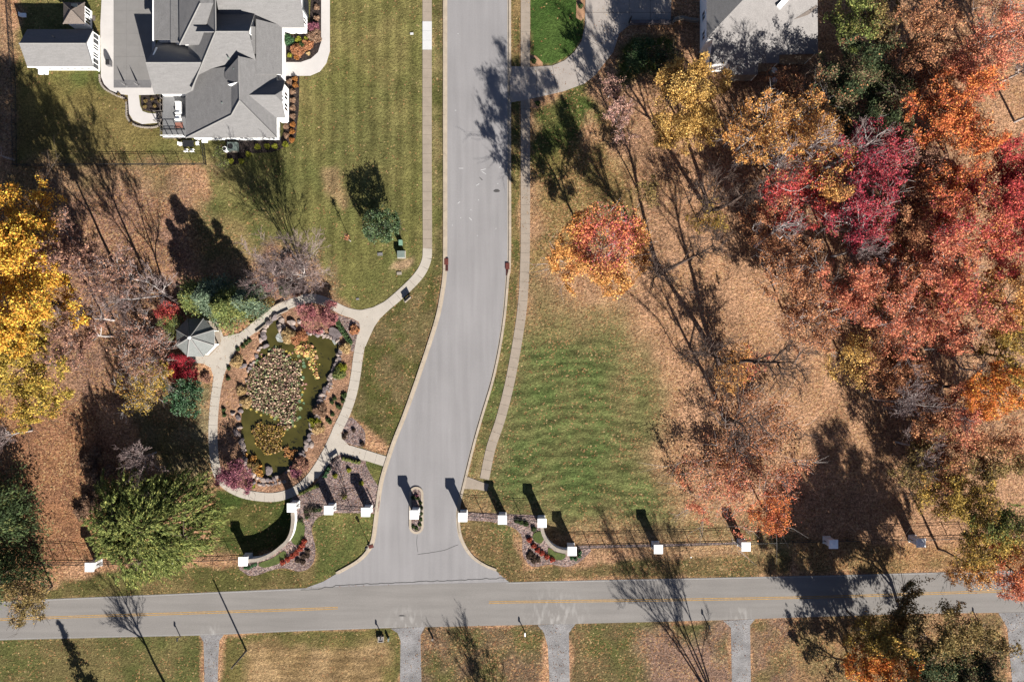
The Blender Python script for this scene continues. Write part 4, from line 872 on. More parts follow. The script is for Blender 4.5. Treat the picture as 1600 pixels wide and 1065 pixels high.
tree('maple_tree', 'fiery orange red maple south of the orange pair', 1482, 305, 15, 5.6, 'orange_pink', 2.4, 0.34, 35, pal2='orange', split=S(1, 0.15))
tree('maple_tree', 'bright red maple at the east edge of the woods', 1575, 285, 17, 6.2, 'red', 3.0, 0.34, 36)
tree('maple_tree', 'red orange maple below the bright red one', 1555, 372, 16, 6.0, 'orange_pink', 2.6, 0.34, 37, pal2='red', split=S(0, 0.15))
tree('maple_tree', 'coral maple in the middle of the salmon crowns', 1460, 400, 16, 6.2, 'salmon', 2.4, 0.34, 38, 'pale_bark', pal2='red', split=lambda p: p[:, 1]*0.2-0.5)
tree('oak_tree', 'brown orange oak at the sunny west edge of the woods', 1240, 425, 13, 5.4, 'brown_orange', 1.8, 0.32, 39, 'pale_bark', hollow=0.15)
tree('oak_tree', 'salmon brown oak below the dark hollow', 1330, 455, 14, 5.6, 'salmon', 2.0, 0.32, 40, 'pale_bark', hollow=0.2)
tree('oak_tree', 'rose brown oak with long grey limbs', 1405, 500, 14, 5.4, 'salmon', 1.9, 0.32, 41, 'pale_bark', hollow=0.2)
tree('maple_tree', 'rose pink maple over the bare grey thicket', 1490, 490, 16, 6.0, 'salmon', 2.5, 0.34, 42, pal2='orange_pink', split=S(1, 0.2))
tree('maple_tree', 'tawny gold maple beyond the rose pink crown', 1580, 470, 15, 5.4, 'gold_orange', 2.2, 0.34, 43)
tree('oak_tree', 'thin russet oak at the litter clearing', 1262, 505, 12, 4.8, 'brown_orange', 1.6, 0.32, 44, 'pale_bark', hollow=0.15)
tree('oak_tree', 'ochre oak beside the bare twisted tree', 1345, 560, 12, 4.6, 'olive_gold', 1.7, 0.32, 45, hollow=0.15, pal2='brown_orange', split=S(0, 0.3))
bare_tree('bare_tree', 'bare mauve thicket tree under the rose pink maple', 1445, 545, 12, 4.6, 51, kids=(10, 6, 6, 5))
bare_tree('bare_tree', 'large bare twisted grey tree in a woodland gap', 1362, 622, 14, 5.6, 52, bark='pale_bark', kids=(10, 7, 6, 5), gnarl=0.12, spread=0.9)
tree('maple_tree', 'flaming orange maple between tawny crowns near the east edge', 1548, 612, 17, 4.2, 'bright_orange', 3.2, 0.34, 46)
tree('oak_tree', 'golden tan oak above the flaming orange maple', 1585, 552, 15, 4.8, 'olive_yellow', 2.2, 0.34, 47)
tree('oak_tree', 'peach brown oak beside the twisted bare tree', 1475, 655, 14, 5.4, 'brown_orange', 2.2, 0.34, 48, pal2='salmon', split=S(0, 0.2))
tree('oak_tree', 'olive and rust oak south of the flaming maple', 1560, 710, 14, 5.4, 'olive_brown', 2.4, 0.34, 49, pal2='brown_orange', split=S(1, 0.2))
tree('hickory_tree', 'olive yellow hickory in the south of the woods', 1492, 770, 13, 5.4, 'olive_yellow', 2.3, 0.34, 50)
tree('hickory_tree', 'green gold hickory beside the fence end', 1555, 830, 14, 5.0, 'olive_yellow', 2.5, 0.34, 51, pal2='willow', split=S(1, 0.2))
tree('hickory_tree', 'gold leafed hickory hanging over the county road', 1512, 880, 12, 3.6, 'olive_yellow', 2.0, 0.32, 52, pal2='gold_orange', split=S(1, -0.3))
tree('maple_tree', 'pink orange maple hanging over the county road', 1592, 892, 14, 4.6, 'salmon', 2.4, 0.32, 53, pal2='orange', split=S(1, 0.25))
tree('dogwood_tree', 'small orange yellow dogwood in the litter clearing', 1150, 572, 8, 3.8, 'gold_orange', 1.2, 0.3, 54, pal2='orange_pink', split=lambda p: p[:, 0]*0.3-0.5)
tree('maple_tree', 'wide sparse salmon orange maple above the east fence', 1172, 724, 8.5, 11.0, 'salmon', 0.6, 0.32, 55, 'pale_bark', hollow=0.12, pal2='brown_orange', split=lambda p: p[:, 1]*0.1+0.2)
tree('shrub_maple', 'dense orange low maple at the tip of the great shadow', 1205, 800, 8, 3.2, 'orange', 1.9, 0.3, 56)
tree('dogwood_tree', 'sparse green yellow dogwood where limbs cross the clearing', 1105, 345, 8, 3.0, 'olive_yellow', 0.9, 0.3, 57, hollow=0.1)
bare_tree('oak_tree', 'tall bare oak casting crooked shade over the clearing', 1122, 562, 22, 6.6, 53, bark='brown_twig', twig='brown_twig', kids=(10, 6, 6, 5), gnarl=0.14, spread=0.95, forks=2, lo0=0.42, thick=1.5)
bare_tree('oak_tree', 'wide crooked bare oak by the small orange yellow dogwood', 1132, 655, 14, 8.0, 153, bark='brown_twig', twig='brown_twig', kids=(9, 5, 5, 4), gnarl=0.2, spread=1.3, lo0=0.35, up=0.1, thick=1.7)
bare_tree('ash_tree', 'tall bare ash south east of the golden elm', 1108, 330, 20, 5.4, 54, bark='brown_twig', twig='brown_twig', kids=(9, 7, 6, 5), forks=2, lo0=0.42, thick=1.4)
bare_tree('ash_tree', 'tall bare ash by the crimson maple with a long pale limb', 1180, 385, 19, 5.0, 55, bark='pale_bark', twig='mauve_twig', kids=(8, 5, 5, 4), gnarl=0.12)
bare_tree('poplar_tree', 'tall bare poplar shading the roof of the eastern house', 1205, 275, 20, 4.2, 56, bark='pale_bark', kids=(9, 6, 5, 4), forks=2)
bare_tree('poplar_tree', 'tall bare poplar beside the amber maple', 1290, 262, 20, 4.2, 57, bark='pale_bark', kids=(9, 6, 5, 4))
for _i, (x_, y_, h_, r_, lb_) in enumerate(((1440, 640, 12, 4.4, 'bare mauve tree between the twisted tree and the peach oak'), (1585, 190, 13, 4.6, 'bare mauve tree at the east edge beside the orange maple'), (1500, 575, 12, 4.4, 'bare grey mauve tree below the rose pink maple'), (1560, 130, 13, 4.4, 'bare grey tree leaning in from the north east'), (1400, 690, 11, 4.6, 'bare mauve tree south of the twisted tree'), (1300, 400, 13, 4.4, 'bare grey tree beside the dark woodland hollow'))):
    bare_tree('bare_tree', lb_, x_, y_, h_, r_, 90+_i, kids=(10, 7, 6, 5))
tree('oak_tree', 'russet oak filling the gap north of the coral maple', 1420, 340, 13, 5.4, 'brown_orange', 2.4, 0.32, 90)
tree('oak_tree', 'dull orange oak south of the coral maple', 1430, 450, 13, 5.4, 'brown_orange', 2.4, 0.32, 91)
tree('oak_tree', 'brown oak under the fiery maple', 1420, 265, 12, 4.8, 'brown', 2.0, 0.32, 92)
tree('oak_tree', 'dusky olive oak along the south woods edge', 1450, 720, 12, 5.0, 'olive_brown', 2.2, 0.32, 93, pal2='brown_orange', split=S(0, 0.2))
tree('oak_tree', 'pale orange oak above the twisted bare tree', 1405, 585, 12, 4.4, 'brown_orange', 1.8, 0.32, 94)
tree('oak_tree', 'rust brown oak at the west lip of the crimson crowns', 1200, 350, 10, 4.2, 'brown_orange', 1.5, 0.3, 95)
tree('oak_tree', 'faded gold oak beside the amber maple', 1290, 225, 14, 4.4, 'gold_orange', 2.0, 0.32, 96)
tree('oak_tree', 'tawny oak over the north woods floor', 1450, 120, 13, 5.4, 'brown_orange', 1.8, 0.32, 97)
bare_tree('ash_tree', 'tall bare ash rising east of the orange and pink maple', 1030, 430, 19, 5.4, 63, bark='brown_twig', twig='brown_twig', kids=(9, 7, 6, 5), forks=2, lo0=0.42, thick=1.4)
tree('elm_tree', 'slim olive elm beside the golden elm', 1012, 300, 9, 2.4, 'olive_brown', 1.4, 0.28, 99)
# --- south of the county road
bare_tree('bare_tree', 'dark bare tree shading the road opposite the willow', 262, 1075, 13.5, 6.4, 58, bark='brown_twig', twig='brown_twig', kids=(11, 7, 6, 5), spread=0.85)
bare_tree('bare_tree', 'dark bare many stemmed tree opposite the sparse salmon maple', 1118, 1100, 16, 6.0, 59, bark='brown_twig', twig='brown_twig', forks=5, kids=(7, 6, 6, 5))
bare_tree('bare_tree', 'slim dark bare tree behind the gravel driveway dust', 795, 1150, 8.5, 4.0, 60, bark='brown_twig', twig='brown_twig', forks=4, kids=(6, 6, 5, 4))
conifer('cedar_tree', 'dark cedar south of the road near the bare tree', 150, 1098, 8, 2.4, 'pine', 61, 4000)
tree('oak_tree', 'big dark green oak south of the road with a great shadow', 1474, 1022, 17, 8.8, 'dark_green', 5.4, 0.36, 58, pal2='olive_brown', split=lambda p: p[:, 1]*0.2-0.2, hollow=0.2, trunk_scale=1.3, rv=7.2)
tree('maple_tree', 'vivid orange maple under the big dark oak', 1370, 1030, 15, 4.4, 'bright_orange', 3.4, 0.32, 59, pal2='olive_yellow', split=lambda p: p[:, 1]*0.5-0.6)
tree('maple_tree', 'olive gold young maple beside the vivid orange one', 1362, 985, 12, 3.2, 'olive_yellow', 1.7, 0.3, 60)
tree('oak_tree', 'dense dark oak south of the narrow gravel driveway', 1395, 1122, 15, 7.0, 'dark_green', 4.4, 0.36, 61)

# ------------------------------------------------------------------ buildings
def slab_poly(P, thick, name, m, parent):
    """roof slope: planar polygon of world points given a thickness"""
    P = np.array(P, float); n = len(P)
    nrm = np.zeros(3)
    for i in range(n): nrm += np.cross(P[i], P[(i+1) % n])
    nrm /= np.linalg.norm(nrm)
    if nrm[2] < 0: P = P[::-1]; nrm = -nrm
    Q = P-nrm*thick
    F = [tuple(range(n)), tuple(range(2*n-1, n-1, -1))]+[(i, n+i, n+(i+1) % n, (i+1) % n) for i in range(n)]
    return link(name, pymesh(name, np.vstack([P, Q]), F, m), parent)
def pl(three, others=()):
    """plane through three (px,py,z); returns the world corners of all pixels in order"""
    a, b, c = [W(*q) for q in three]; n = np.cross(b-a, c-a)
    return lambda *px: [plane_at(x, y, a, n) for x, y in px]
def wall_poly(pts, z0, z1, parent, m, name='wall'):
    return MB().prism(pts, z0, z1).build(name, m, parent)
def ridge_cap(a, b, parent, m='roof_ridge'):
    d = b-a; k = a+np.array([0, 0, 0.03]); e = b+np.array([0, 0, 0.03])
    V, F = tubes(np.array([[k, e]]), np.full((1, 2), 0.11), 5); return link('ridge_cap', fast_mesh('ridge_cap', V, F, M[m]), parent)
def window(parent, c, w, h, facing, panes=2):
    """framed window on a wall; facing is the outward compass letter"""
    dx, dy = dict(E=(1, 0), W=(-1, 0), S=(0, -1), N=(0, 1))[facing]
    rz = 0 if dx == 0 else math.pi/2
    f = MB()
    f.box((c[0]+dx*0.04, c[1]+dy*0.04, c[2]+h/2+0.05), (w+0.2, 0.09, 0.1), rz); f.box((c[0]+dx*0.06, c[1]+dy*0.06, c[2]-h/2-0.05), (w+0.26, 0.14, 0.1), rz)
    for s in [-1, 1]+([0] if panes > 1 else []):
        o = s*(w/2+0.05); f.box((c[0]+dx*0.04+(o if dx == 0 else 0), c[1]+dy*0.04+(o if dy == 0 else 0), c[2]), (0.1 if s else 0.07, 0.085, h), rz)
    wo = f.build('window', M['white'], parent)
    for k in range(panes):
        o = (k+0.5)*w/panes-w/2
        MB().box((c[0]+dx*0.015+(o if dx == 0 else 0), c[1]+dy*0.015+(o if dy == 0 else 0), c[2]), (w/panes-0.05, 0.03, h), rz).build('pane', M['glass'], wo)
    return wo
def gable_wall(parent, corners, m, t=0.2, axis='x'):
    """vertical polygon wall given as (x,y,z) corners in one plane"""
    P = np.array(corners, float); off = np.array([t, 0, 0]) if axis == 'x' else np.array([0, t, 0])
    n = len(P); V = np.vstack([P, P-off]); F = [tuple(range(n)), tuple(range(2*n-1, n-1, -1))]+[(i, n+i, n+(i+1) % n, (i+1) % n) for i in range(n)]
    return link('wall', pymesh('wall', V, F, m), parent)

def zz(z): return z if z <= 3.2 else 3.2+(z-3.2)*0.66
def WH(px, py, z=0.0): return W(px, py, zz(z))
def plH(three): return pl([(x, y, zz(z)) for x, y, z in three])
# --- large grey-roofed house
house = thing('house', 'large white house with many steep grey shingle roofs', 'house', tuple(WH(360, 110, 0)))
HB = np.array(house.location)
class _Off:                       # children are built in world space; shift them under the house
    pass
def shift(o, base):
    o.location = Vector((-base[0], -base[1], -base[2])); return o
def hb(fn, *a, **k): return shift(fn(*a, **k), HB)
RS = M['roof_shingle']
def slope(P, thick=0.16, name='roof_slope', m=None): return shift(slab_poly(P, thick, name, m or RS, house), HB)
# south wing
slope([WH(290.5, 215.5, 3.2), WH(432.5, 215.5, 3.2), WH(374.5, 157, 7.6), WH(361.7, 180, 5.9)])
slope([WH(290.5, 215.5, 3.2), WH(361.7, 180, 5.9), WH(361, 104, 5.9), WH(289.5, 112, 3.2)])
slope([WH(361.7, 180, 5.9), WH(374.5, 157, 7.6), WH(372.7, 88, 7.6), WH(361, 104, 5.9)])
slope([WH(432.5, 215.5, 3.2), WH(432.2, 100, 3.2), WH(372.7, 88, 7.6), WH(374.5, 157, 7.6)])
for a, b in (((374.5, 157, 7.6), (372.7, 88, 7.6)), ((374.5, 157, 7.6), (432.5, 215.5, 3.2)), ((361.7, 180, 5.9), (290.5, 215.5, 3.2)), ((374.5, 157, 7.6), (361.7, 180, 5.9))):
    hb(ridge_cap, WH(*a), WH(*b), house)
# clipped east gable of the south wing
gy, gs, gn, gx, gi = 36.75, 33.9, 39.6, -34.55, -41.0
clipz = zz(5.5); fy = (clipz-3.2)/(zz(6.5)-3.2); ys, yn = gs+(gy-gs)*fy, gn+(gy-gn)*fy
slope([(gi, gs, 3.2), (gx, gs, 3.2), (gx, ys, clipz), (gx-0.9, gy, zz(6.5)), (gi, gy, zz(6.5))])
slope([(gi, gy, zz(6.5)), (gx-0.9, gy, zz(6.5)), (gx, yn, clipz), (gx, gn, 3.2), (gi, gn, 3.2)])
slope([(gx-0.9, gy, zz(6.5)), (gx, ys, clipz), (gx, yn, clipz)])
shift(gable_wall(house, [(gx-0.3, gs+0.3, 0), (gx-0.3, gn-0.3, 0), (gx-0.3, gn-0.3, 3.3), (gx-0.3, yn, clipz-0.25), (gx-0.3, ys, clipz-0.25), (gx-0.3, gs+0.3, 3.3)], M['white']), HB)
shift(gable_wall(house, [(gx-0.5, gs+0.3, 0), (gx-0.5, gs+0.3, 3.0), (-35.9, gs+0.3, 3.0), (-35.9, gs+0.3, 0)], M['white'], axis='y'), HB)
hb(window, house, (gx-0.3, 37.7, 1.7), 1.1, 1.9, 'E', 2); hb(window, house, (gx-0.3, 36.0, 1.7), 1.1, 1.9, 'E', 2)
hb(window, house, (gx-0.3, 36.8, 3.7), 1.0, 0.9, 'E', 2)
# lower west roof running to the patio
slope([WH(227.5, 98, 7), WH(314, 98, 7), WH(300, 147.5, 3.2), WH(241, 147.5, 3.2)])
ry = WH(228, 98, 7)[1]; yN = ry+5.0
slope([tuple(WH(227.5, 98, 7)), (WH(227.5, 98, 7)[0], yN, 1.4), (WH(314, 98, 7)[0], yN, 1.4), tuple(WH(314, 98, 7))])
hb(ridge_cap, WH(228, 98, 7), WH(314, 98, 7), house)
xw = WH(228, 98, 7)[0]+0.35
shift(gable_wall(house, [(xw, ry-3.2, 0), (xw, ry+3.2, 0), (xw, ry+3.2, 3.2), (xw, ry, zz(6.6)), (xw, ry-3.2, 3.2)], M['white'], t=-0.2), HB)
# main block
S1 = plH([(337, 49.5, 9), (388.5, 49.5, 9), (402, 104, 5)])
slope(S1((337, 49.5), (388.5, 49.5), (402, 104), (404, 118), (372, 128), (300, 146), (297, 141)))
mx0, mx1 = WH(337, 49.5, 9)[0], WH(388.5, 49.5, 9)[0]; my = WH(337, 49.5, 9)[1]
slope([(mx0-3, my, zz(9)), (mx1, my, zz(9)), (mx1, my+4.6, 3.7), (mx0-3, my+4.6, 3.7)])
hb(ridge_cap, WH(337, 49.5, 9), WH(388.5, 49.5, 9), house)
shift(gable_wall(house, [(mx1-0.35, my-4.6, 2.5), (mx1-0.35, my+4.2, 2.5), (mx1-0.35, my+4.2, 3.9), (mx1-0.35, my, zz(8.6)), (mx1-0.35, my-4.6, 3.6)], M['white']), HB)
hb(window, house, (mx1-0.35, my-0.6, 5.2), 1.7, 1.2, 'E', 2)
# little bay roof on that gable
slope([(mx1-0.3, my-2.4, 4.9), (mx1+1.3, my-2.4, 4.3), (mx1+1.3, my+1.6, 4.3), (mx1-0.3, my+1.6, 4.9)])
shift(wall_poly([(mx1-0.3, my-2.2), (mx1+1.1, my-2.2), (mx1+1.1, my+1.4), (mx1-0.3, my+1.4)], 2.6, 4.25, house, M['white']), HB)
hb(window, house, (mx1+1.1, my-0.4, 3.8), 2.2, 0.7, 'E', 3)
W1 = plH([(337, 49.5, 9), (335.5, -60, 9), (313, 98, 6.4)])
slope(W1((337, 49.5), (335.5, -60), (298, -60), (292, 60), (300, 120), (299, 141)))
hb(ridge_cap, WH(337, 49.5, 9), WH(335.5, -60, 9), house)
hb(ridge_cap, WH(337, 49.5, 9), plane_at(299, 141, WH(313, 98, 6.4), np.cross(WH(335.5, -60, 9)-WH(337, 49.5, 9), WH(313, 98, 6.4)-WH(337, 49.5, 9))), house)
# east block with its big south slope
ex = WH(476, 44, 3.2); yr = ex[1]+5.9
slope([(mx0-0.5, ex[1], 3.2), (ex[0], ex[1], 3.2), (ex[0], yr, zz(9.1)), (mx0-0.5, yr, zz(9.1))])
slope([(mx0-0.5, yr, zz(9.1)), (ex[0], yr, zz(9.1)), (ex[0], yr+5.9, 3.2), (mx0-0.5, yr+5.9, 3.2)])
shift(gable_wall(house, [(ex[0]-0.35, ex[1]+0.35, 0), (ex[0]-0.35, yr+5.5, 0), (ex[0]-0.35, yr+5.5, 3.4), (ex[0]-0.35, yr, zz(8.8)), (ex[0]-0.35, ex[1]+0.35, 3.35)], M['white']), HB)
shift(wall_poly([(-44, ex[1]+0.35), (ex[0]-0.6, ex[1]+0.35), (ex[0]-0.6, yr+5.4), (-44, yr+5.4)], 0, 3.2, house, M['white_brick']), HB)
shift(MB().box((ex[0]-0.25, ex[1]+4.0, 1.7), (0.3, 2.4, 3.0)).build('door_recess', M['glass'], house), HB)
hb(window, house, (ex[0]-0.35, ex[1]+1.6, 1.8), 1.0, 1.8, 'E', 2)
# low east slope between the gables
E1 = plH([(441, 44, 3.2), (441, 112, 3.2), (405, 83, 5.4)])
slope(E1((441, 40), (441, 116), (400, 116), (400, 30)))
ew = WH(441, 44, 3.2)[0]-0.35
shift(wall_poly([(ew-6, WH(0, 116, 3.2)[1]), (ew, WH(0, 116, 3.2)[1]), (ew, WH(0, 40, 3.2)[1]), (ew-6, WH(0, 40, 3.2)[1])], 0, 3.1, house, M['white_brick']), HB)
# upper west block
slope([WH(280.5, 70.5, 6.2), WH(312, 70.5, 6.2), WH(333, 5, 9.4), WH(313, 5, 9.4)])
slope([WH(280.5, 70.5, 6.2), WH(313, 5, 9.4), WH(311, -60, 9.4), WH(279, -60, 6.2)])
slope([WH(313, 5, 9.4), WH(333, 5, 9.4), WH(333, -60, 9.4), WH(311, -60, 9.4)])
hb(ridge_cap, WH(280.5, 70.5, 6.2), WH(313, 5, 9.4), house)
c0 = WH(281, 70, 6.2); c1 = WH(312, 70, 6.2)
shift(wall_poly([(c0[0]+0.35, c0[1]+0.35), (c1[0], c1[1]+0.35), (c1[0], c1[1]+14), (c0[0]+0.35, c0[1]+14)], 2.5, zz(6.1), house, M['white']), HB)
slope([WH(266.5, 66, 5.3), WH(283, 66, 5.6), WH(283, -60, 5.6), WH(266.5, -60, 5.3)])
a = WH(267, 66, 5.2); b = WH(283, 66, 5.2)
shift(wall_poly([(a[0]+0.2, a[1]+0.3), (b[0], b[1]+0.3), (b[0], b[1]+13), (a[0]+0.2, a[1]+13)], 2, zz(5.2), house, M['white']), HB)
slope([WH(239.5, 62, 4.4), WH(267, 62, 5.0), WH(267, -60, 5.0), WH(239.5, -60, 4.4)])
a = WH(240, 62, 4.4); b = WH(267, 62, 4.4)
shift(wall_poly([(a[0]+0.3, a[1]+0.3), (b[0], b[1]+0.3), (b[0], b[1]+13), (a[0]+0.3, a[1]+13)], 0, zz(4.3), house, M['white']), HB)
shift(MB().box((WH(239.5, 0, 4.4)[0], WH(0, 0, 4.4)[1], zz(4.42)), (0.16, 12.4, 0.14)).build('gutter', M['white'], house), HB)
# walls of the lower wings
def pxwall(x0, y0, x1, y1, z, m='white_brick', ins=0.4):
    a, b = WH(x0, y0, z), WH(x1, y1, z)
    return shift(wall_poly([(a[0]+ins, b[1]+ins), (b[0]-ins, b[1]+ins), (b[0]-ins, a[1]-ins), (a[0]+ins, a[1]-ins)], 0, z-0.1, house, M[m]), HB)
pxwall(291, 112, 432, 215, 3.2, 'white'); pxwall(242, 85, 316, 147, 3.2, 'white')
for x in (-37.2, -41.4, -45.4): hb(window, house, (x, WH(0, 215, 3.2)[1]+0.4, 1.7), 1.2, 1.5, 'S', 2)
# chimney vents and small roof pieces
for px_, py_, z in ((356, 90, 6.8), (365.5, 108, 7.2), (347, 161, 5.4)):
    p = WH(px_, py_, z); shift(MB().cyl((p[0], p[1], p[2]-0.8), (p[0], p[1], p[2]+0.1), 0.1, n=8).build('vent_pipe', M['utility_grey'], house), HB)
p = WH(365, 131, 6.6)
shift(slab_poly([WH(351.5, 113, 5.9), WH(372, 90, 8.0), WH(372, 129, 8.0), WH(352, 124, 5.9)], 0.12, 'roof_slope', RS, house), HB)
shift(slab_poly([WH(356, 132.5, 6.2), WH(371.5, 128.5, 7.9), WH(361.5, 135, 6.2)], 0.1, 'gable_trim', M['white'], house), HB)

# --- deck, patio, garden of that house
deck = thing('deck', 'grey raised deck with white railing beside the south wing', 'deck', tuple(W(275, 182, 0)))
DBs = np.array(deck.location)
a, b = G(257, 217), G(296, 147)
for k in range(24):
    x0 = a[0]+(b[0]-a[0])*k/24; MB().box((x0+0.08-DBs[0], (a[1]+b[1])/2-DBs[1], 0.75), (0.155, b[1]-a[1], 0.05)).build('board', M['deck'], deck)
MB().box(((a[0]+b[0])/2-DBs[0], (a[1]+b[1])/2-DBs[1], 0.36), (b[0]-a[0]-0.1, b[1]-a[1]-0.1, 0.7)).build('base', M['grey_wood'], deck)
def rail_run(p, q, z0, h, parent, base, mname, n):
    p = np.array(p)-base[:2]; q = np.array(q)-base[:2]
    for z in (z0+h, z0+0.12):
        MB().cyl((*p, z), (*q, z), 0.04, n=6).build('rail', M[mname], parent)
    for k in range(n+1):
        c = p+(q-p)*k/n; MB().box((*c, z0+h/2), (0.09, 0.09, h)).build('post', M[mname], parent)
rail_run((a[0]+.1, a[1]+.1), (a[0]+.1, G(0, 191)[1]), 0.77, 1.0, deck, DBs, 'grey_wood', 3)
rail_run((a[0]+.1, G(0, 177)[1]), (a[0]+.1, b[1]-.1), 0.77, 1.0, deck, DBs, 'grey_wood', 3)
rail_run((a[0]+.1, a[1]+.1), (b[0]-.4, a[1]+.1), 0.77, 1.0, deck, DBs, 'white', 4)
rail_run((a[0]+.1, G(0, 205)[1]), (b[0]-.4, G(0, 205)[1]), 0.77, 1.0, deck, DBs, 'black_metal', 3)
for k in range(4):
    MB().box((a[0]-0.15-0.28*k-DBs[0], G(0, 184)[1]-DBs[1], 0.6-0.17*k), (0.28, 1.4, 0.09)).build('step', M['grey_wood'], deck)
rail_run((a[0]-1.2, G(0, 191)[1]), (a[0]+.1, G(0, 191)[1]), 0.3, 1.0, deck, DBs, 'grey_wood', 1); rail_run((a[0]-1.2, G(0, 177)[1]), (a[0]+.1, G(0, 177)[1]), 0.3, 1.0, deck, DBs, 'grey_wood', 1)
sofa = thing('outdoor_sofa', 'white outdoor sofa on the grey deck', 'sofa', (*G(284, 172), 0.775))
MB().box((0, 0, 0.22), (0.9, 1.6, 0.44)).build('seat', M['white'], sofa); MB().box((0.42, 0, 0.5), (0.2, 1.6, 0.55)).build('backrest', M['white'], sofa)
for s in (-1, 1): MB().box((0, s*0.85, 0.35), (0.9, 0.16, 0.7)).build('armrest', M['white'], sofa)
ch = thing('outdoor_chair', 'white outdoor chair on the deck near the house corner', 'chair', (*G(283, 187), 0.775))
MB().box((0, 0, 0.22), (0.8, 0.75, 0.44)).build('seat', M['white'], ch); MB().box((0, -0.36, 0.5), (0.8, 0.14, 0.5)).build('backrest', M['white'], ch)
rug = props(MB().box((0, 0, 0.01), (1.2, 0.85, 0.02)).build('rug', M['rug'], None, (*G(283, 198), 0.778)), 'red brown rug on the grey deck', 'rug')
sheet('patio', [(161, -40), (243, -40), (243, 148), (203, 149), (186, 147), (172, 141), (163, 132), (158, 120), (157, 40)], 0.05, M['patio_concrete'], 'bright white concrete patio beside the house')
cov = thing('pool_cover', 'grey panelled cover laid over the pool on the white patio', 'cover', (*G(205, 60), 0))
x0, x1 = 178.5, 233; nb = 3
for i in range(3):
    for j in range(-2, 7):
        cx, cy = G(178.5+19.7*i+9.85, 17.9*j+8.6)
        MB().box((cx-cov.location.x, cy-cov.location.y, 0.095), (1.955, 1.775, 0.05)).build('panel', M['pool_cover'], cov)
MB().box((0.25, 0.0, 0.062), (5.9, 15.5, 0.03)).build('base', M['grey_fabric'], cov); 
for px_ in (197.5, 217.5):
    p = G(px_, 134.5); u = thing('closed_parasol', 'closed grey parasol standing at the edge of the pool cover', 'parasol', (p[0], p[1], 0.05), 'closed parasols on the patio')
    MB().cyl((0, 0, 0), (0, 0, 1.95), 0.025, n=8).build('pole', M['grey_fabric'], u)
    MB().lathe((0, 0, 0.45), [(0.05, 0), (0.13, 0.12), (0.11, 0.7), (0.05, 1.3), (0.01, 1.48)], 10).build('canopy', M['grey_fabric'], u)
    MB().lathe((0, 0, 0), [(0.28, 0), (0.28, 0.06), (0.06, 0.1)], 12).build('base', M['grey_fabric'], u)
gr = thing('grill', 'grey covered grill on the white patio by the pool house', 'grill', (*G(173, 101), 0.05))
MB().box((0, 0, 0.45), (0.6, 0.8, 0.9)).build('cabinet', M['grey_fabric'], gr); MB().cyl((0, -0.38, 0.98), (0, 0.38, 0.98), 0.28, n=10).build('lid', M['black_metal'], gr)
sheet('garden_path', [(200, 148), (217, 148), (219, 165), (223, 174), (232, 177), (246, 178), (248, 192), (222, 194), (208, 188), (202, 178)], 0.055, M['patio_concrete'], 'white concrete garden path to the deck steps')
sheet('mulch_bed', [(220, 149), (257, 149), (257, 176), (234, 175), (224, 172), (220, 163)], 0.04, M['dark_mulch'], 'dark mulch bed inside the bend of the white garden path')
edge = smooth_line([(156, 118), (157, 128), (163, 138), (172, 144), (184, 150), (194, 154), (198, 164), (198, 180), (203, 190), (214, 197), (232, 199.5), (246, 198), (250, 193)], 3)
strip_mesh('mulch_strip', edge+np.array([1.4, -1.6]), 4.6, 0.0, 0.04, M['dark_mulch'])['kind'] = 'structure'
edr = thing('stone_edging', 'row of pale edging stones round the garden path bed', 'edging', (*G(198, 164), 0)); bb = np.array(edr.location)
ep = resample(edge, 3.0)
for i, q in enumerate(ep):
    x, y = G(*q); MB().box((x-bb[0], y-bb[1], 0.08), (0.27, 0.24, 0.16+RNG.uniform(0, .04)), RNG.uniform(0, 3)).build('edging_stone', M['coping'], edr)
sheet('front_walk', [(447, 97.5), (470, 97.5), (486, 92), (497, 82), (502, 66), (502, -40), (515.5, -40), (515.5, 80), (510, 99), (500, 112), (485, 118.5), (447, 119)], 0.055, M['patio_concrete'], 'white concrete front walk curving round a planting bed', smooth=False)
sheet('mulch_bed', [(447, 57), (483, 50), (488, -40), (503, -40), (503, 66), (497, 82), (486, 92), (470, 97), (447, 97)], 0.04, M['dark_mulch'], 'dark mulch bed inside the curve of the front walk')
sheet('mulch_bed', [(446, 119), (468, 119), (467, 170), (462, 215), (455, 224), (440, 232), (425, 238), (388, 240), (372, 256), (357, 258), (352, 220), (430, 219), (440, 214), (448, 190)], 0.04, M['dark_mulch'], 'dark mulch bed wrapping the south east corner of the house')
k = 0
for x, y, c, r in ((418, 229, 'gold_mound', .42), (430, 229, 'gold_mound', .42), (403, 230, 'gold_mound', .45), (446.5, 226, 'gold_mound', .45), (388.5, 241, 'gold_mound', .4), (361.5, 252, 'gold_mound', .42), (377.5, 252, 'gold_mound', .42)):
    mound('boxwood', 'yellow green clipped mound in the dark mulch by the south wall', x, y, r, 0.75, c, 'yellow green mounds by the house', k % 3, 0.12, rz=k); k += 1
for x, y, c in ((461.5, 124, 'orange_mound'), (462, 133.5, 'orange_mound'), (458, 195, 'orange_mound'), (457, 206, 'orange_mound'), (456.5, 219, 'orange_mound')):
    mound('spirea', 'orange leafed round shrub in the dark mulch by the east wall', x, y, 0.42, 0.6, c, 'orange shrubs by the house', k % 3, 0.12, rz=k); k += 1
for x, y in ((457.5, 143.5), (458, 157), (458, 169), (458, 182), (447.5, 198), (448, 212), (495, 12), (495, 29), (453, 128)):
    mound('dried_perennial', 'pale tan dried perennial in the dark mulch by the east wall', x, y, 0.45, 0.5, 'pink_mound', 'dried perennials by the house', k % 3, 0.13, rz=k, cat='plant'); k += 1
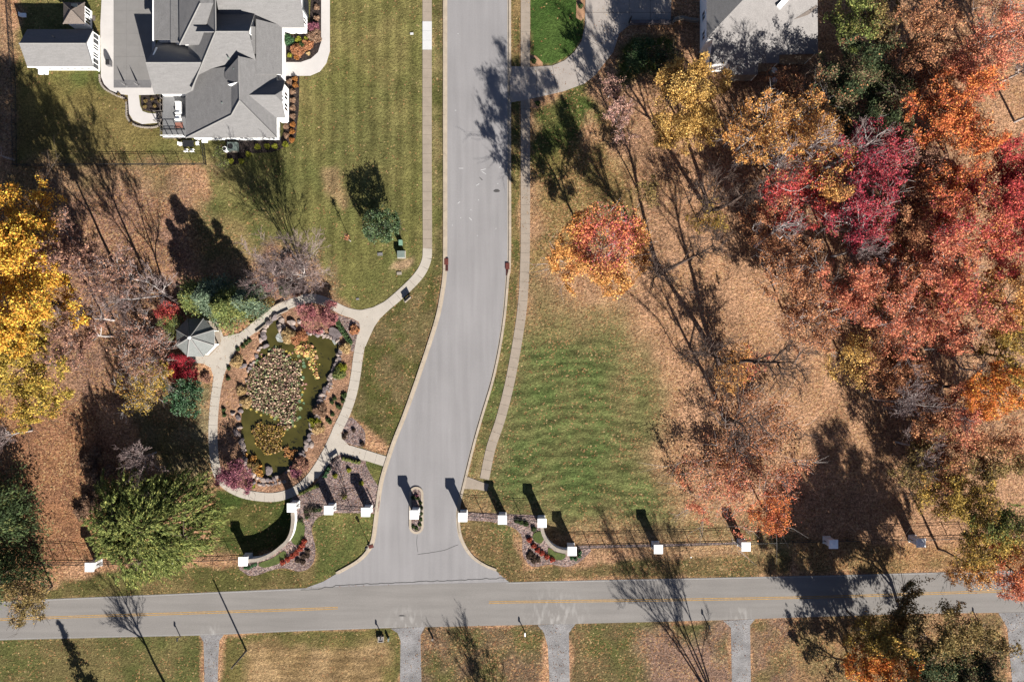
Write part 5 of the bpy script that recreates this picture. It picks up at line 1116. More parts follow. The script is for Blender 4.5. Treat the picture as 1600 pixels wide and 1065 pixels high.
for x, y, c, r, h, lb in ((490, 44, 'purple', 0.9, 1.0, 'plum purple shrub by the front walk corner'), (492, 57, 'pink_mound', 1.1, 0.9, 'pale tan feathery shrub at the bend of the front walk'), (452, 64, 'magnolia', 0.8, 1.2, 'dark green shrub against the house in the front bed'), (467, 63, 'gold_mound', 0.5, 0.7, 'yellow mound in the front bed below the house wall'), (479, 62, 'gold_mound', 0.4, 0.6, 'small yellow mound near the tan feathery shrub'), (466, 79, 'brown_orange', 1.1, 0.8, 'brown speckled shrub in the middle of the front bed'), (481, 71, 'brown_orange', 0.9, 0.8, 'brown leafed shrub beside the front walk bend'), (464, 90, 'orange_mound', 0.4, 0.5, 'orange ball shrub at the front bed edge'), (453, 87, 'gold_mound', 0.35, 0.5, 'small yellow green shrub by the front wall'), (482, 84, 'straw', 0.3, 0.4, 'pale straw tuft at the front bed edge'), (472, 72, 'green_mound', 0.6, 0.8, 'green shrub between two brown ones in the front bed')):
    mound('shrub', lb, x, y, r, h, c, None, k % 3, 0.15, rz=k); k += 1
for x, y in ((228, 158), (238, 155), (227, 167), (242, 166), (250, 158), (186, 148), (196, 158), (205, 193)):
    mound('perennial', 'small brownish green perennial in the garden path bed', x, y, 0.3, 0.3, 'olive_brown', 'perennials by the garden path', k % 3, 0.12, rz=k, cat='plant'); k += 1
for x, y, lb in ((343, 239, 'small green sapling on the lawn beside the fence corner'), (349, 256, 'leafy green sapling with a mulch ring south of the fence corner')):
    tree('sapling', lb, x, y, 2.6, 0.9, 'cedar', 1.2, 0.2, 70)
for x, y, w, lb in ((366, 231, 1.3, 'large grey air conditioner by the south wall'), (354, 234.5, 0.7, 'small round grey condenser beside the large one')):
    u = thing('air_conditioner', lb, 'air conditioner', (*G(x, y), 0.04))
    if w > 1:
        MB().box((0, 0, 0.5), (1.5, 1.3, 1.0)).build('cabinet', M['utility_grey'], u)
        MB().lathe((-0.25, 0, 1.0), [(0.42, 0), (0.42, 0.05), (0.34, 0.06)], 16).build('fan_grille', M['black_metal'], u); MB().box((0.2, -0.72, 0.4), (0.9, 0.12, 0.7)).build('side_panel', M['stone'], u)
    else:
        MB().lathe((0, 0, 0), [(0.4, 0), (0.4, 0.8), (0.33, 0.86)], 14).build('cabinet', M['white'], u); MB().lathe((0, 0, 0.86), [(0.28, 0), (0.2, 0.05)], 14).build('fan_grille', M['black_metal'], u)
pt = thing('picnic_table', 'black outdoor table set behind the house', 'table', (*G(297, 226), 0))
MB().box((0, 0, 0.72), (1.7, 1.0, 0.06)).build('tabletop', M['black_metal'], pt)
for sx_ in (-1, 1):
    for sy_ in (-1, 1): MB().box((sx_*0.75, sy_*0.4, 0.35), (0.07, 0.07, 0.7)).build('leg', M['black_metal'], pt)
for i, (dx, dy, rz) in enumerate(((-0.45, -1.0, 0), (0.5, -1.0, 0), (-1.3, 0, -1.57), (1.3, 0.1, 1.57))):
    c = thing('garden_chair', 'white garden chair at the black outdoor table', 'chair', (G(297, 226)[0]+dx, G(297, 226)[1]+dy, 0), 'white chairs at the outdoor table', rz)
    MB().box((0, 0, 0.43), (0.5, 0.48, 0.05)).build('seat', M['white'], c)
    MB().box((0, -0.23, 0.72), (0.5, 0.05, 0.5), 0, 0.15).build('backrest', M['white'], c)
    for sx_ in (-1, 1):
        for sy_ in (-1, 1): MB().box((sx_*0.22, sy_*0.2, 0.21), (0.05, 0.05, 0.42)).build('leg', M['white'], c)
tk = thing('gas_tank', 'small white tank by the fence gate at the south wall', 'tank', (*G(321.5, 221), 0)); MB().cyl((-0.4, 0, 0.45), (0.4, 0, 0.45), 0.33, n=12).build('vessel', M['white'], tk)
for s in (-0.25, 0.25): MB().box((s, 0, 0.1), (0.08, 0.5, 0.2)).build('foot', M['utility_grey'], tk)
# --- pool house and pavilion
ph = thing('pool_house', 'white gabled pool house with grey shingle roof', 'pool house', tuple(W(90, 75, 0))); PB = np.array(ph.location)
yS, yNn, yR, xW, xE = 41.9, 47.6, 44.7, -74.1, -64.05
def s2(P, m=RS): return shift(slab_poly(P, 0.14, 'roof_slope', m, ph), PB)
s2([(xW, yS, 2.7), (xE, yS, 2.7), (xE, yR, 4.7), (xW, yR, 4.7)]); s2([(xW, yR, 4.7), (xE, yR, 4.7), (xE, yNn, 2.7), (xW, yNn, 2.7)])
shift(ridge_cap(np.array((xW, yR, 4.68)), np.array((xE, yR, 4.68)), ph), PB)
shift(wall_poly([(xW+.35, yS+.35), (xE-.5, yS+.35), (xE-.5, yNn-.35), (xW+.35, yNn-.35)], 0, 2.65, ph, M['white']), PB)
shift(gable_wall(ph, [(xE-.3, yS+.3, 0), (xE-.3, yNn-.3, 0), (xE-.3, yNn-.3, 2.7), (xE-.3, yR, 4.5), (xE-.3, yS+.3, 2.7)], M['white']), PB)
shift(MB().box(((xW+xE)/2, yS-0.06, 2.66), (xE-xW, 0.12, 0.12)).build('gutter', M['white'], ph), PB)
for y_, w_ in ((yR+1.9, 1.5), (yR+0.6, 0.7), (yR-0.6, 0.7), (yR-1.9, 1.5)): shift(window(ph, (xE-.3, y_, 1.35), w_, 1.7, 'E', 2), PB)
for x_ in (-71.6, -69.8, -68.8, -67.8, -66.6, -65.6): shift(window(ph, (x_, yS+.35, 1.4), 0.8, 1.4, 'S', 1), PB)
shift(MB().cyl((-69.2, yR+1.2, 3.7), (-69.2, yR+1.2, 4.7), 0.06, n=8).build('vent_pipe', M['black_metal'], ph), PB)
sh = props(MB().box((0, 0, 0.2), (1.4, 0.8, 0.4)).build('storage_bench', M['white'], None, (*G(69, 113), 0)), 'white storage box at the back wall of the pool house', 'box')
pv = thing('pavilion', 'small square pavilion with brown hipped roof', 'pavilion', tuple(W(116, 20, 0))); VB = np.array(pv.location)
q = [W(99, 37.5, 2.7), W(132.5, 37.5, 2.7), W(132.5, 4, 2.7), W(99, 4, 2.7)]; ap = W(111.5, 16, 4.5)
for i in range(4): shift(slab_poly([q[i], q[(i+1) % 4], ap], 0.12, 'roof_slope', M['brown_shingle'], pv), VB); 
for i in range(4): shift(ridge_cap(q[i], ap, pv, 'brown_shingle'), VB)
cq = np.mean(q, 0)
shift(wall_poly([(cq[0]+sx_*1.35, cq[1]+sy_*1.35) for sx_, sy_ in ((-1, -1), (1, -1), (1, 1), (-1, 1))], 0, 2.6, pv, M['white']), VB)
for s in (-0.7, 0.7): shift(window(pv, (cq[0]+1.35, cq[1]+s, 1.4), 0.9, 1.5, 'E', 2), VB)
shift(MB().box((ap[0]+.2, ap[1]+0.9, 4.05), (0.9, 0.5, 0.16)).build('skylight', M['glass'], pv), VB)
wt = thing('garden_chair', 'white lounge chair in the shadow of the pavilion', 'chair', (*G(38, 25), 0))
MB().box((0, 0, 0.3), (0.9, 0.6, 0.1)).build('seat', M['white'], wt); MB().box((-0.4, 0, 0.55), (0.1, 0.6, 0.5)).build('backrest', M['white'], wt)
MB().box((0, 0, 0.13), (0.7, 0.5, 0.26)).build('base', M['white'], wt)
mat_ = props(MB().box((0, 0, 0.01), (0.55, 0.8, 0.02)).build('door_mat', M['brown_shingle'], None, (*G(146.5, 29), 0.052)), 'brown mat on the white patio by the pavilion', 'mat')

# --- eastern house
h2 = thing('house', 'house with pale grey shingle roof dappled by tree shade', 'house', tuple(W(1190, 50, 0))); H2 = np.array(h2.location)
SP = pl([(1140, 117, 3.2), (1184, 117, 3.2), (1161, 0, 8.2)])
outline = [(1104, 60), (1114, 60), (1108, 100), (1140, 100), (1139, 117), (1184, 117), (1185, 99), (1217, 99), (1218, 85.6), (1278, 84), (1277, -60), (1190, -60), (1161, 0)]
SPw = SP(*outline)
shift(slab_poly(SPw, 0.15, 'roof_slope', M['pale_shingle'], h2), H2)
sw = SPw[0]; hip = SPw[-1]
shift(slab_poly([sw, hip, hip+np.array([0, 9, 0]), (sw[0], sw[1]+14, sw[2])], 0.15, 'roof_slope', M['roof_shingle'], h2), H2)
ctr = np.mean(SPw, 0)
for i in range(10):
    a, b = SPw[i], SPw[i+1]
    pts = [p+(ctr-p)*0.03*np.array([1, 1, 0]) for p in (a, b)]
    a2, b2 = pts; d = (b2-a2)[:2]; ln = np.linalg.norm(d); nn = np.array([-d[1], d[0]])/ln*0.1
    if np.dot(nn, (ctr-a2)[:2]) < 0: nn = -nn
    V = [(*a2[:2], 0), (*b2[:2], 0), (*b2[:2], b2[2]-0.3), (*a2[:2], a2[2]-0.3)]; V2 = [(v[0]+nn[0], v[1]+nn[1], v[2]) for v in V]
    o = link('wall', pymesh('wall', V+V2, [(0, 1, 2, 3), (7, 6, 5, 4), (0, 4, 5, 1), (1, 5, 6, 2), (2, 6, 7, 3), (3, 7, 4, 0)], M['stone' if i in (4, 6, 8) else 'white']), h2); shift(o, H2)
wx = sw[0]+0.35
shift(wall_poly([(wx, sw[1]+0.3), (wx+0.3, sw[1]+0.3), (wx+0.3, sw[1]+14), (wx, sw[1]+14)], 0, sw[2]-0.2, h2, M['white']), H2)
shift(window(h2, (wx, sw[1]+1.6, 2.6), 1.2, 1.6, 'W', 2), H2); shift(window(h2, (wx, sw[1]+4.6, 2.6), 1.2, 1.6, 'W', 2), H2)
shift(slab_poly([W(1214, 9, 8.3), W(1229, -8, 8.6), W(1234, -2, 8.6), W(1219, 15, 8.2)], 0.5, 'skylight', M['white'], h2), H2)
shift(slab_poly(SP((1240, 31), (1276, 8), (1277, 12), (1262, 24)), 0.08, 'roof_valley', M['brown_shingle'], h2), H2).location.z += 0.03
shift(slab_poly([W(1231, 37, 6.7), W(1238, 41, 6.4), W(1229, 41, 6.4)], 0.3, 'roof_cricket', M['white'], h2), H2)
p = W(1263, 52, 5.6); shift(MB().cyl((p[0], p[1], p[2]-1), (p[0], p[1], p[2]+0.3), 0.08, n=8).build('vent_pipe', M['white'], h2), H2)
for x, y in ((1206.5, 113), (1206.5, 128)):
    u = thing('air_conditioner', 'round topped grey condenser by the eastern house corner', 'air conditioner', (*G(x, y), 0), 'condensers by the eastern house')
    MB().lathe((0, 0, 0), [(0.55, 0), (0.55, 0.9), (0.48, 1.0)], 16).build('cabinet', M['utility_grey'], u); MB().lathe((0, 0, 1.0), [(0.42, 0), (0.3, 0.05)], 16).build('fan_grille', M['white'], u)
# court wall beside the driveway
cw = thing('retaining_wall', 'dark low retaining wall closing the driveway court', 'wall', (*G(1012, 37), 0)); cb = np.array(cw.location)
for i in range(8):
    x = 984+i*7.9; MB().box((G(x+4, 0)[0]-cb[0], 0.0, 0.35), (0.77, 0.5, 0.7)).build('block', M['rock_dark'], cw)
MB().box((G(1015.5, 0)[0]-cb[0], 0, 0.74), (6.5, 0.56, 0.08)).build('coping', M['rock_dark'], cw)
cv = smooth_line([(1048, 38), (1055, 32), (1066, 30), (1078, 33), (1090, 34)], 3)
o = strip_mesh('garden_wall', cv, 4.5, -0.05, 0.8, M['stone']); props(o, 'curved pale stone wall between court and eastern house', 'wall')
for x in (982.5, 1047.5):
    u = thing('court_post', 'tall slim dark post at the end of the court wall', 'post', (*G(x, 37), 0), 'posts of the driveway court')
    MB().box((0, 0, 1.3), (0.18, 0.18, 2.6)).build('shaft', M['black_metal'], u); MB().lathe((0, 0, 2.6), [(0.14, 0), (0.14, 0.1), (0.02, 0.2)], 8).build('cap', M['black_metal'], u)
    MB().box((0, 0, 0.2), (0.32, 0.32, 0.4)).build('base', M['stone'], u)
tree('holly_hedge', 'dark rounded holly in the bed beside the driveway court', 1000, 88, 3.4, 2.6, 'holly', 2.2, 0.3, 80, cat='shrub')
tree('holly_hedge', 'broad dark evergreen shrub below the driveway court', 1034, 96, 3.0, 2.4, 'dark_green', 2.0, 0.3, 81, cat='shrub')
sheet('mulch_bed', [(902, -40), (915, -40), (914, 26), (908, 33), (900, 28)], 0.03, M['orange_soil'], 'orange mulch bed at the driveway edge', smooth=False)
sheet('mulch_bed', [(829, 85), (838, 88), (848, 98), (848, 106), (829, 106)], 0.03, M['orange_soil'], 'orange mulch bed where sidewalk and driveway meet')
sheet('mulch_bed', [(829, 155), (847, 152), (847, 160), (840, 170), (829, 168)], 0.03, M['orange_soil'], 'orange mulch bed south of the driveway mouth')
for x, y in ((834, 96), (840, 162), (907, 10)): mound('shrub', 'small dark shrub in an orange mulch bed by the driveway', x, y, 0.4, 0.6, 'green_mound', 'shrubs in the driveway beds', 0, 0.13)

# ------------------------------------------------------------------ entrance: pillars, walls, fences, gate posts
CAPS = [(139, 886), (260, 882), (379, 877), (455, 793), (513, 797), (571, 800), (647, 804), (723, 808), (785, 812), (847, 817), (894, 861), (1029, 858), (1166, 854), (1303, 850), (1440, 848)]
WHERE = ['at the foot of the willow by the orange litter', 'half hidden under the willow edge', 'at the south end of the western curved wall', 'at the north end of the western curved wall', 'between two fence bays on the pebble bed', 'beside the west kerb of the street mouth', 'standing on the street island', 'beside the east kerb of the street mouth', 'near the end of the east sidewalk', 'at the north end of the eastern curved wall', 'at the south end of the eastern curved wall', 'next along the fence from the eastern curved wall', 'below the sparse salmon maple', 'in the great oak shadow', 'under the olive hickory branches']
PH = 3.0; pil = []
for (x, y), wh in zip(CAPS, WHERE):
    b = W(x, y, PH); pil.append((b[0], b[1]))
    o = thing('gate_pillar', 'square white pillar with flat cap '+wh, 'pillar', (b[0], b[1], 0), 'white pillars of the entrance fence')
    MB().box((0, 0, 0.12), (1.16, 1.16, 0.24)).build('plinth', M['white_brick'], o)
    MB().box((0, 0, 1.44), (1.0, 1.0, 2.42)).build('shaft', M['white_brick'], o)
    MB().box((0, 0, 2.62), (1.12, 1.12, 0.1)).build('collar', M['white'], o)
    m = MB().box((0, 0, 2.80), (1.36, 1.36, 0.24)); m.add([(-.68, -.68, 2.92), (.68, -.68, 2.92), (.68, .68, 2.92), (-.68, .68, 2.92), (0, 0, 3.02)], [(0, 1, 4), (1, 2, 4), (2, 3, 4), (3, 0, 4)])
    m.build('cap', M['white'], o)
def curved_wall(label, px_pts, h):
    pts = [((x-800)*(1-h/HC)+800, (y-532.5)*(1-h/HC)+532.5) for x, y in px_pts]
    line = smooth_line(pts, 2); root = thing('curved_wall', label, 'wall', (*G(*line[len(line)//2]), 0)); b = np.array(root.location)
    o = strip_mesh('wall_body', line, 3.6, -0.05, h-0.12, M['white_brick'], root); shift(o, b)
    d = np.r_[0, np.cumsum(np.linalg.norm(np.diff(line, axis=0), axis=1))]; n = int(d[-1]/9)
    for k in range(n):
        q = np.linspace(d[-1]*k/n+0.06, d[-1]*(k+1)/n-0.06, 5)
        seg = np.stack([np.interp(q, d, line[:, i]) for i in (0, 1)], 1)
        shift(strip_mesh('coping_stone', seg, 5.2, h-0.12, h+RNG.uniform(0, .015), M['coping'], root), b)
curved_wall('tall curved white wall with stone coping on the west of the entrance', [(457, 800), (457.5, 814), (455, 831), (449, 844), (439, 854), (423, 866), (405, 873.6), (388, 876)], 1.9)
curved_wall('tall curved white wall with stone coping on the east of the entrance', [(846.7, 824), (849, 834), (853.5, 843), (860, 851), (869, 857.7), (879, 861), (888, 861.8)], 1.9)
def fence(label, p, q, h, bays, double=True, sag=0.0, group='black metal fence panels', pk=0.11, name='metal_fence', mesh=True):
    p = np.array(p, float); q = np.array(q, float); root = thing(name, label, 'fence', (*p, 0), group)
    v = q-p; ln = np.linalg.norm(v); rz = math.atan2(v[1], v[0]); root.rotation_euler.z = rz
    t = np.linspace(0, 1, 9); top = h-sag*np.sin(t*math.pi)
    for dz, rr in ((0.0, 0.03), (-0.2, 0.024)) if double else ((0.0, 0.03),):
        V, F = tubes(np.stack([t*ln, 0*t, top+dz], 1)[None], np.full((1, 9), rr), 4); link('rail', fast_mesh('rail', V, F, M['black_metal']), root)
    MB().box((ln/2, 0, 0.15), (ln, 0.045, 0.05)).build('rail', M['black_metal'], root)
    for k in range(bays+1):
        x = ln*k/bays; hh = h-sag*math.sin(k/bays*math.pi)+0.08
        MB().box((x, 0, hh/2), (0.07, 0.07, hh)).build('post', M['black_metal'], root)
    n = int(ln/pk); x = (np.arange(n)+0.5)*ln/n; hh = h-sag*np.sin(x/ln*math.pi)
    P = np.stack([np.stack([x, 0*x, 0*x+0.12], 1), np.stack([x, 0*x, hh], 1)], 1)
    V, F = tubes(P, np.full((n, 2), 0.007), 3); o = link('pickets', fast_mesh('pickets', V, F, M['black_metal']), root); o['kind'] = 'stuff'
    return root
def side(i, dx, dy=0.0): return (pil[i][0]+dx, pil[i][1]+dy)
FN = 'metal fence beside the white pillars'
fence('black metal fence between the pine and the willow pillar', side(0, -11, 0.1), side(0, -0.5), 1.7, 5, sag=-0.25, group=FN)
fence('black metal fence behind the willow between two pillars', side(0, 0.5), side(1, -0.5), 1.7, 5, group=FN)
fence('black metal fence from the willow edge to the western curved wall', side(1, 0.5), side(2, -0.5), 1.7, 5, group=FN)
fence('tall black fence panel on the pebble bed by the western curved wall', side(3, 0.5), side(4, -0.5), 2.0, 2, sag=0.2, group=FN)
fence('tall black fence panel between the pebble bed and the west kerb', side(4, 0.5), side(5, -0.5), 2.0, 2, sag=0.2, group=FN)
fence('tall black fence panel beside the east kerb', side(7, 0.5), side(8, -0.5), 2.0, 2, sag=0.2, group=FN)
fence('tall black fence panel in front of the striped lawn', side(8, 0.5), side(9, -0.5), 2.0, 2, sag=0.2, group=FN)
fence('black metal fence leading east from the eastern curved wall', side(10, 0.5), side(11, -0.5), 1.35, 5, group=FN)
fence('black metal fence along the lawn south of the litter', side(11, 0.5), side(12, -0.5), 1.35, 5, group=FN)
fence('black metal fence running into the great oak shadow', side(12, 0.5), side(13, -0.5), 1.35, 5, group=FN)
fence('black metal fence below the olive hickories', side(13, 0.5), side(14, -0.5), 1.35, 5, group=FN)
fence('black metal fence at the east end of the woods', side(14, 0.5), side(14, 16, 0.6), 1.35, 6, group=FN)
LFN = 'black lawn fence of the large house'
fence('black lawn fence running along the west side of the lawn', G(14, -40), G(25, 131), 1.3, 9, group=LFN, pk=0.09)
fence('black lawn fence running into the shade of the brown oak', G(25, 131), G(27, 258), 1.3, 6, group=LFN, pk=0.09)
fence('black lawn fence along the south edge of the mown yard', G(27, 259.5), G(323, 258), 1.3, 15, group=LFN, pk=0.09)
fence('short black lawn fence closing the yard at the house corner', G(323, 258), G(319, 221), 1.3, 3, group=LFN, pk=0.09)
for i, (dx, dy) in enumerate(((0.9, 0.35), (1.0, 0.35), (-0.72, 0.25), (-0.72, 0.25))):
    j = (5, 6, 6, 7)[i]; lb = ('black iron gate post beside the west kerb pillar', 'black iron gate post on the street side of the island pillar', 'black iron gate post on the west of the island pillar', 'black iron gate post beside the east kerb pillar')[i]
    g = thing('gate_post', lb, 'post', (pil[j][0]+dx, pil[j][1]+dy, 0.0), 'iron gate posts')
    MB().box((0, 0, 0.85), (0.09, 0.09, 1.7)).build('shaft', M['black_metal'], g); MB().box((0.0, 0.16, 0.85), (0.06, 0.06, 1.6)).build('shaft', M['black_metal'], g)
    for z in (0.4, 1.5): MB().box((-0.1 if dx > 0 else 0.1, 0, z), (0.3, 0.05, 0.05)).build('hinge_bar', M['black_metal'], g)
# plants of the entrance beds
k = 0
for x, y in ((476, 845), (473, 851), (469, 857), (463, 863), (457, 868), (450, 873), (442, 878)):
    mound('perennial', 'rust red perennial in the row along the western pebble bed', x, y, 0.42, 0.55, 'red_mound', 'rust red perennials of the west bed', k % 3, 0.13, rz=k, cat='plant'); k += 1
for x, y in ((827.5, 843), (834, 852), (840.5, 859), (847, 863.5), (854.5, 869), (863, 873.5)):
    mound('perennial', 'rust red perennial in the row along the eastern pebble bed', x, y, 0.42, 0.5, 'red_mound', 'rust red perennials of the east bed', k % 3, 0.13, rz=k, cat='plant'); k += 1
for x, y in ((481, 861), (474, 868.5), (480.5, 867.5), (466, 875), (473.5, 877)):
    mound('heather', 'round brown mound among pebbles of the western bed', x, y, 0.42, 0.35, 'brown_mound', 'brown mounds of the west bed', k % 3, 0.13, rz=k); k += 1
for x, y in ((829, 864), (826.5, 869), (834, 870), (833.5, 875.5), (840.5, 873.5)):
    mound('heather', 'round brown mound among pebbles of the eastern bed', x, y, 0.44, 0.35, 'brown_mound', 'brown mounds of the east bed', k % 3, 0.13, rz=k); k += 1
def turf_pad(label, pts):
    o = sheet('turf_patch', pts, 0.10, M['turf'], label, 'turf', 'thing', smooth=True, thick=0.1)
M['turf'] = mat('clipped_turf', L(92, 104, 52), 0.25, 2, 10, 0.35, bump=0.05)
turf_pad('oval green turf patch inside the western curved wall', [(464, 815), (475, 816), (476, 832), (470, 848), (460, 850), (455, 842), (459, 828)])
turf_pad('long green turf patch below the western curved wall', [(404, 880), (425, 872), (444, 860), (447, 868), (435, 880), (412, 886)])
turf_pad('oval green turf patch inside the eastern curved wall', [(834, 833), (845, 829), (850, 842), (846, 848), (838, 847), (832, 840)])
turf_pad('long green turf patch below the eastern curved wall', [(857, 855), (868, 862), (884, 866), (880, 873), (870, 874), (858, 868)])
for x, y in ((384, 885.5), (389.5, 886), (395, 883), (400, 881)): mound('boxwood', 'dark upright boxwood at the foot of the western wall pillar', x, y, 0.26, 0.7, 'magnolia', 'boxwoods at the west pillar', k % 3, 0.12, rz=k); k += 1
for x, y in ((893, 871), (899, 872), (905, 868), (906, 862)): mound('boxwood', 'dark upright boxwood at the foot of the eastern wall pillar', x, y, 0.28, 0.7, 'magnolia', 'boxwoods at the east pillar', k % 3, 0.12, rz=k); k += 1
for x, y in [(470+5.2*i, 770-2.4*i) for i in range(6)]: mound('boxwood', 'small boxwood in the hedge row by the south bend of the path', x, y, 0.3, 0.6, 'cedar', 'hedge row by the south path', k % 3, 0.12, rz=k); k += 1
for x, y in ((537, 716), (542, 717), (546.5, 718), (551, 719.5), (556, 721), (561, 721.5)): mound('boxwood', 'small boxwood in the row along the street path', x, y, 0.3, 0.6, 'cedar', 'hedge row by the street path', k % 3, 0.12, rz=k); k += 1
for x, y in ((514, 731), (511, 737), (508, 743)): mound('boxwood', 'dark boxwood edging the pebble bed by the bench', x, y, 0.35, 0.6, 'magnolia', 'boxwoods by the bench', k % 3, 0.12, rz=k); k += 1
for x, y in ((545.5, 734), (524, 743), (538.5, 776), (565, 754)): mound('sedge', 'yellow green tuft alone on the pink pebbles', x, y, 0.35, 0.45, 'gold_mound', 'yellow tufts on the pebbles', k % 3, 0.12, rz=k, spiky=True, cat='plant'); k += 1
for x, y in ((479, 798), (486, 795), (493, 796), (499, 795), (480, 806), (470, 812), (808, 813), (814, 815), (822, 818), (834, 826)): mound('shrub', 'dark green low shrub on the pebbles below the fence', x, y, 0.4, 0.45, 'green_mound', 'low shrubs under the entrance fence', k % 3, 0.13, rz=k); k += 1
for x, y in ((538, 683), (541, 677), (567, 694), (553, 672), (566, 693)): mound('sedge', 'dark tuft in the teardrop pebble bed', x, y, 0.3, 0.4, 'brown_mound', 'tufts in the teardrop bed', k % 3, 0.12, rz=k, spiky=True, cat='plant'); k += 1
for x, y in ((649, 776), (653, 778), (657, 785), (658.5, 793), (658, 802), (657.5, 811), (656, 819), (651, 825), (646, 822), (645, 777)): mound('groundcover', 'low green plant edging the street island bed', x, y, 0.3, 0.22, 'green_mound', 'plants edging the street island', k % 3, 0.11, rz=k, z=0.09, cat='plant'); k += 1
mound('heather', 'purple tuft at the head of the street island', 651, 774, 0.25, 0.3, 'purple', None, 0, 0.12, z=0.09)
bare_tree('crape_myrtle', 'thin bare shrub tree on the pebbles behind the bench', 541, 768, 4.2, 1.5, 71, bark='brown_twig', twig='brown_twig', forks=4, kids=(4, 4, 4, 3))
bare_tree('crape_myrtle', 'thin bare shrub tree by the western fence panel', 490, 795, 4.2, 1.4, 72, bark='brown_twig', twig='brown_twig', forks=4, kids=(4, 4, 4, 3))

# ------------------------------------------------------------------ gazebo
gz = thing('gazebo', 'octagonal white gazebo with grey shingle roof by the pond', 'gazebo', tuple(W(300, 527, 4.0)*np.array([1, 1, 0])))
GR_, ez, az_ = 3.15, 2.7, 4.9
ang = [math.radians(22.5+45*i) for i in range(8)]; ring = [np.array([GR_*math.cos(a), GR_*math.sin(a), ez]) for a in ang]; apx = np.array([0, 0, az_])
for i in range(8):
    slab_poly([ring[i], ring[(i+1) % 8], apx], 0.1, 'roof_panel', M['gazebo_shingle'], gz); ridge_cap(ring[i], apx, gz)
    p = ring[i]*0.88; MB().box((p[0], p[1], 1.33), (0.16, 0.16, 2.66), ang[i]).build('post', M['white'], gz)
    a, b = ring[i]*0.99, ring[(i+1) % 8]*0.99; c = (a+b)/2; rz = math.atan2((b-a)[1], (b-a)[0])
    MB().box((c[0]*0.97, c[1]*0.97, ez-0.16), (np.linalg.norm(b-a)*0.97, 0.1, 0.16), rz).build('fascia', M['white'], gz)
    if i not in (7, 0):
        c = (ring[i]+ring[(i+1) % 8])/2*0.88; ln = np.linalg.norm(ring[i]-ring[(i+1) % 8])*0.88
        for z in (0.25, 0.95): MB().box((c[0], c[1], z), (ln, 0.07, 0.08), rz).build('rail', M['white'], gz)
MB().prism([(q[0]*0.98, q[1]*0.98) for q in ring], 0.0, 0.14).build('floor', M['old_concrete'], gz)
MB().lathe((0, 0, az_-0.15), [(0.22, 0), (0.22, 0.3), (0.28, 0.32), (0.02, 0.62)], 8).build('finial', M['white'], gz)

# ------------------------------------------------------------------ pond planting, boulders, pads
def boulder_mesh(seed):
    rng = np.random.default_rng(seed); bm_v = []; F = []
    import bmesh
    bm = bmesh.new(); bmesh.ops.create_icosphere(bm, subdivisions=2, radius=1.0)
    pl_ = rng.normal(size=(9, 3)); pl_ /= np.linalg.norm(pl_, axis=1, keepdims=True); dd = rng.uniform(0.5, 0.85, 9)
    for v in bm.verts:
        p = np.array(v.co); 
        for nrm, d in zip(pl_, dd):
            e = p.dot(nrm)-d
            if e > 0: p = p-nrm*e
        p += rng.normal(0, 0.03, 3); p[2] = p[2]*0.62+0.25; v.co = p
    me = bpy.data.meshes.new('boulder'); bm.to_mesh(me); bm.free(); return me
BM = []
for i in range(10):
    me = boulder_mesh(i); me.materials.append(M['rock' if i % 3 else 'rock_dark']); BM.append(me)
def boulder(label, px_, py_, r, group, z=-0.05, seed=None):
    r = r*1.25
    i = int(RNG.integers(0, 10)) if seed is None else seed
    o = link('boulder', BM[i], None, (*G(px_, py_), z)); o.rotation_euler.z = RNG.uniform(0, 6.28); s = r*0.1
    o.scale = (s*RNG.uniform(0.85, 1.3), s*RNG.uniform(0.7, 1.05), s*RNG.uniform(0.7, 1.1)); return props(o, label, 'boulder', group)
pl_in = smooth_line(POND, 3, True)
per = resample(np.vstack([pl_in, pl_in[:1]]), 5.2); nrm = normals2(per)
cen = pl_in.mean(0)
for q, nv in zip(per, nrm):
    if np.dot(nv, q-cen) < 0: nv = -nv
    x, y = q
    if y < 530 and x < 470: grp, lb, pr, rr = 'boulders round the pond cascade', 'jagged boulder piled round the pond cascade', 1.0, (3.2, 5.5)
    elif y > 722: grp, lb, pr, rr = 'boulders at the south end of the pond', 'rounded boulder lining the south end of the pond', 0.8, (2.6, 4.2)
    elif x > 455: grp, lb, pr, rr = 'boulders along the east bank', 'boulder in the row along the east bank of the pond', 1.0, (2.6, 4.6)
    elif y < 640: grp, lb, pr, rr = 'boulders along the west bank', 'scattered stone on the west bank beside the lilies', 0.5, (1.8, 3.6)
    else: grp, lb, pr, rr = 'boulders of the lower west bank', 'boulder on the lower west bank of the pond', 0.8, (2.4, 4.4)
    def tone(r_, sd): return ('small ' if r_ < rr[0]+(rr[1]-rr[0])*0.4 else 'large ')+('dark grey ' if sd % 3 == 0 else 'pale ')
    if RNG.random() < pr:
        c = q+nv*RNG.uniform(0.5, 4.0); r_ = RNG.uniform(*rr); sd = int(RNG.integers(0, 10)); t_ = tone(r_, sd); boulder(t_+lb, c[0], c[1], r_, t_+grp, seed=sd)
    if x > 470 and y > 560 and RNG.random() < 0.5:
        c = q+nv*RNG.uniform(5, 9); sd = int(RNG.integers(0, 10)); boulder(('dark grey' if sd % 3 == 0 else 'pale')+' stone set back behind the east bank boulder row', c[0], c[1], RNG.uniform(1.6, 3.0), ('dark' if sd % 3 == 0 else 'pale')+' stones behind the east bank row', seed=sd)
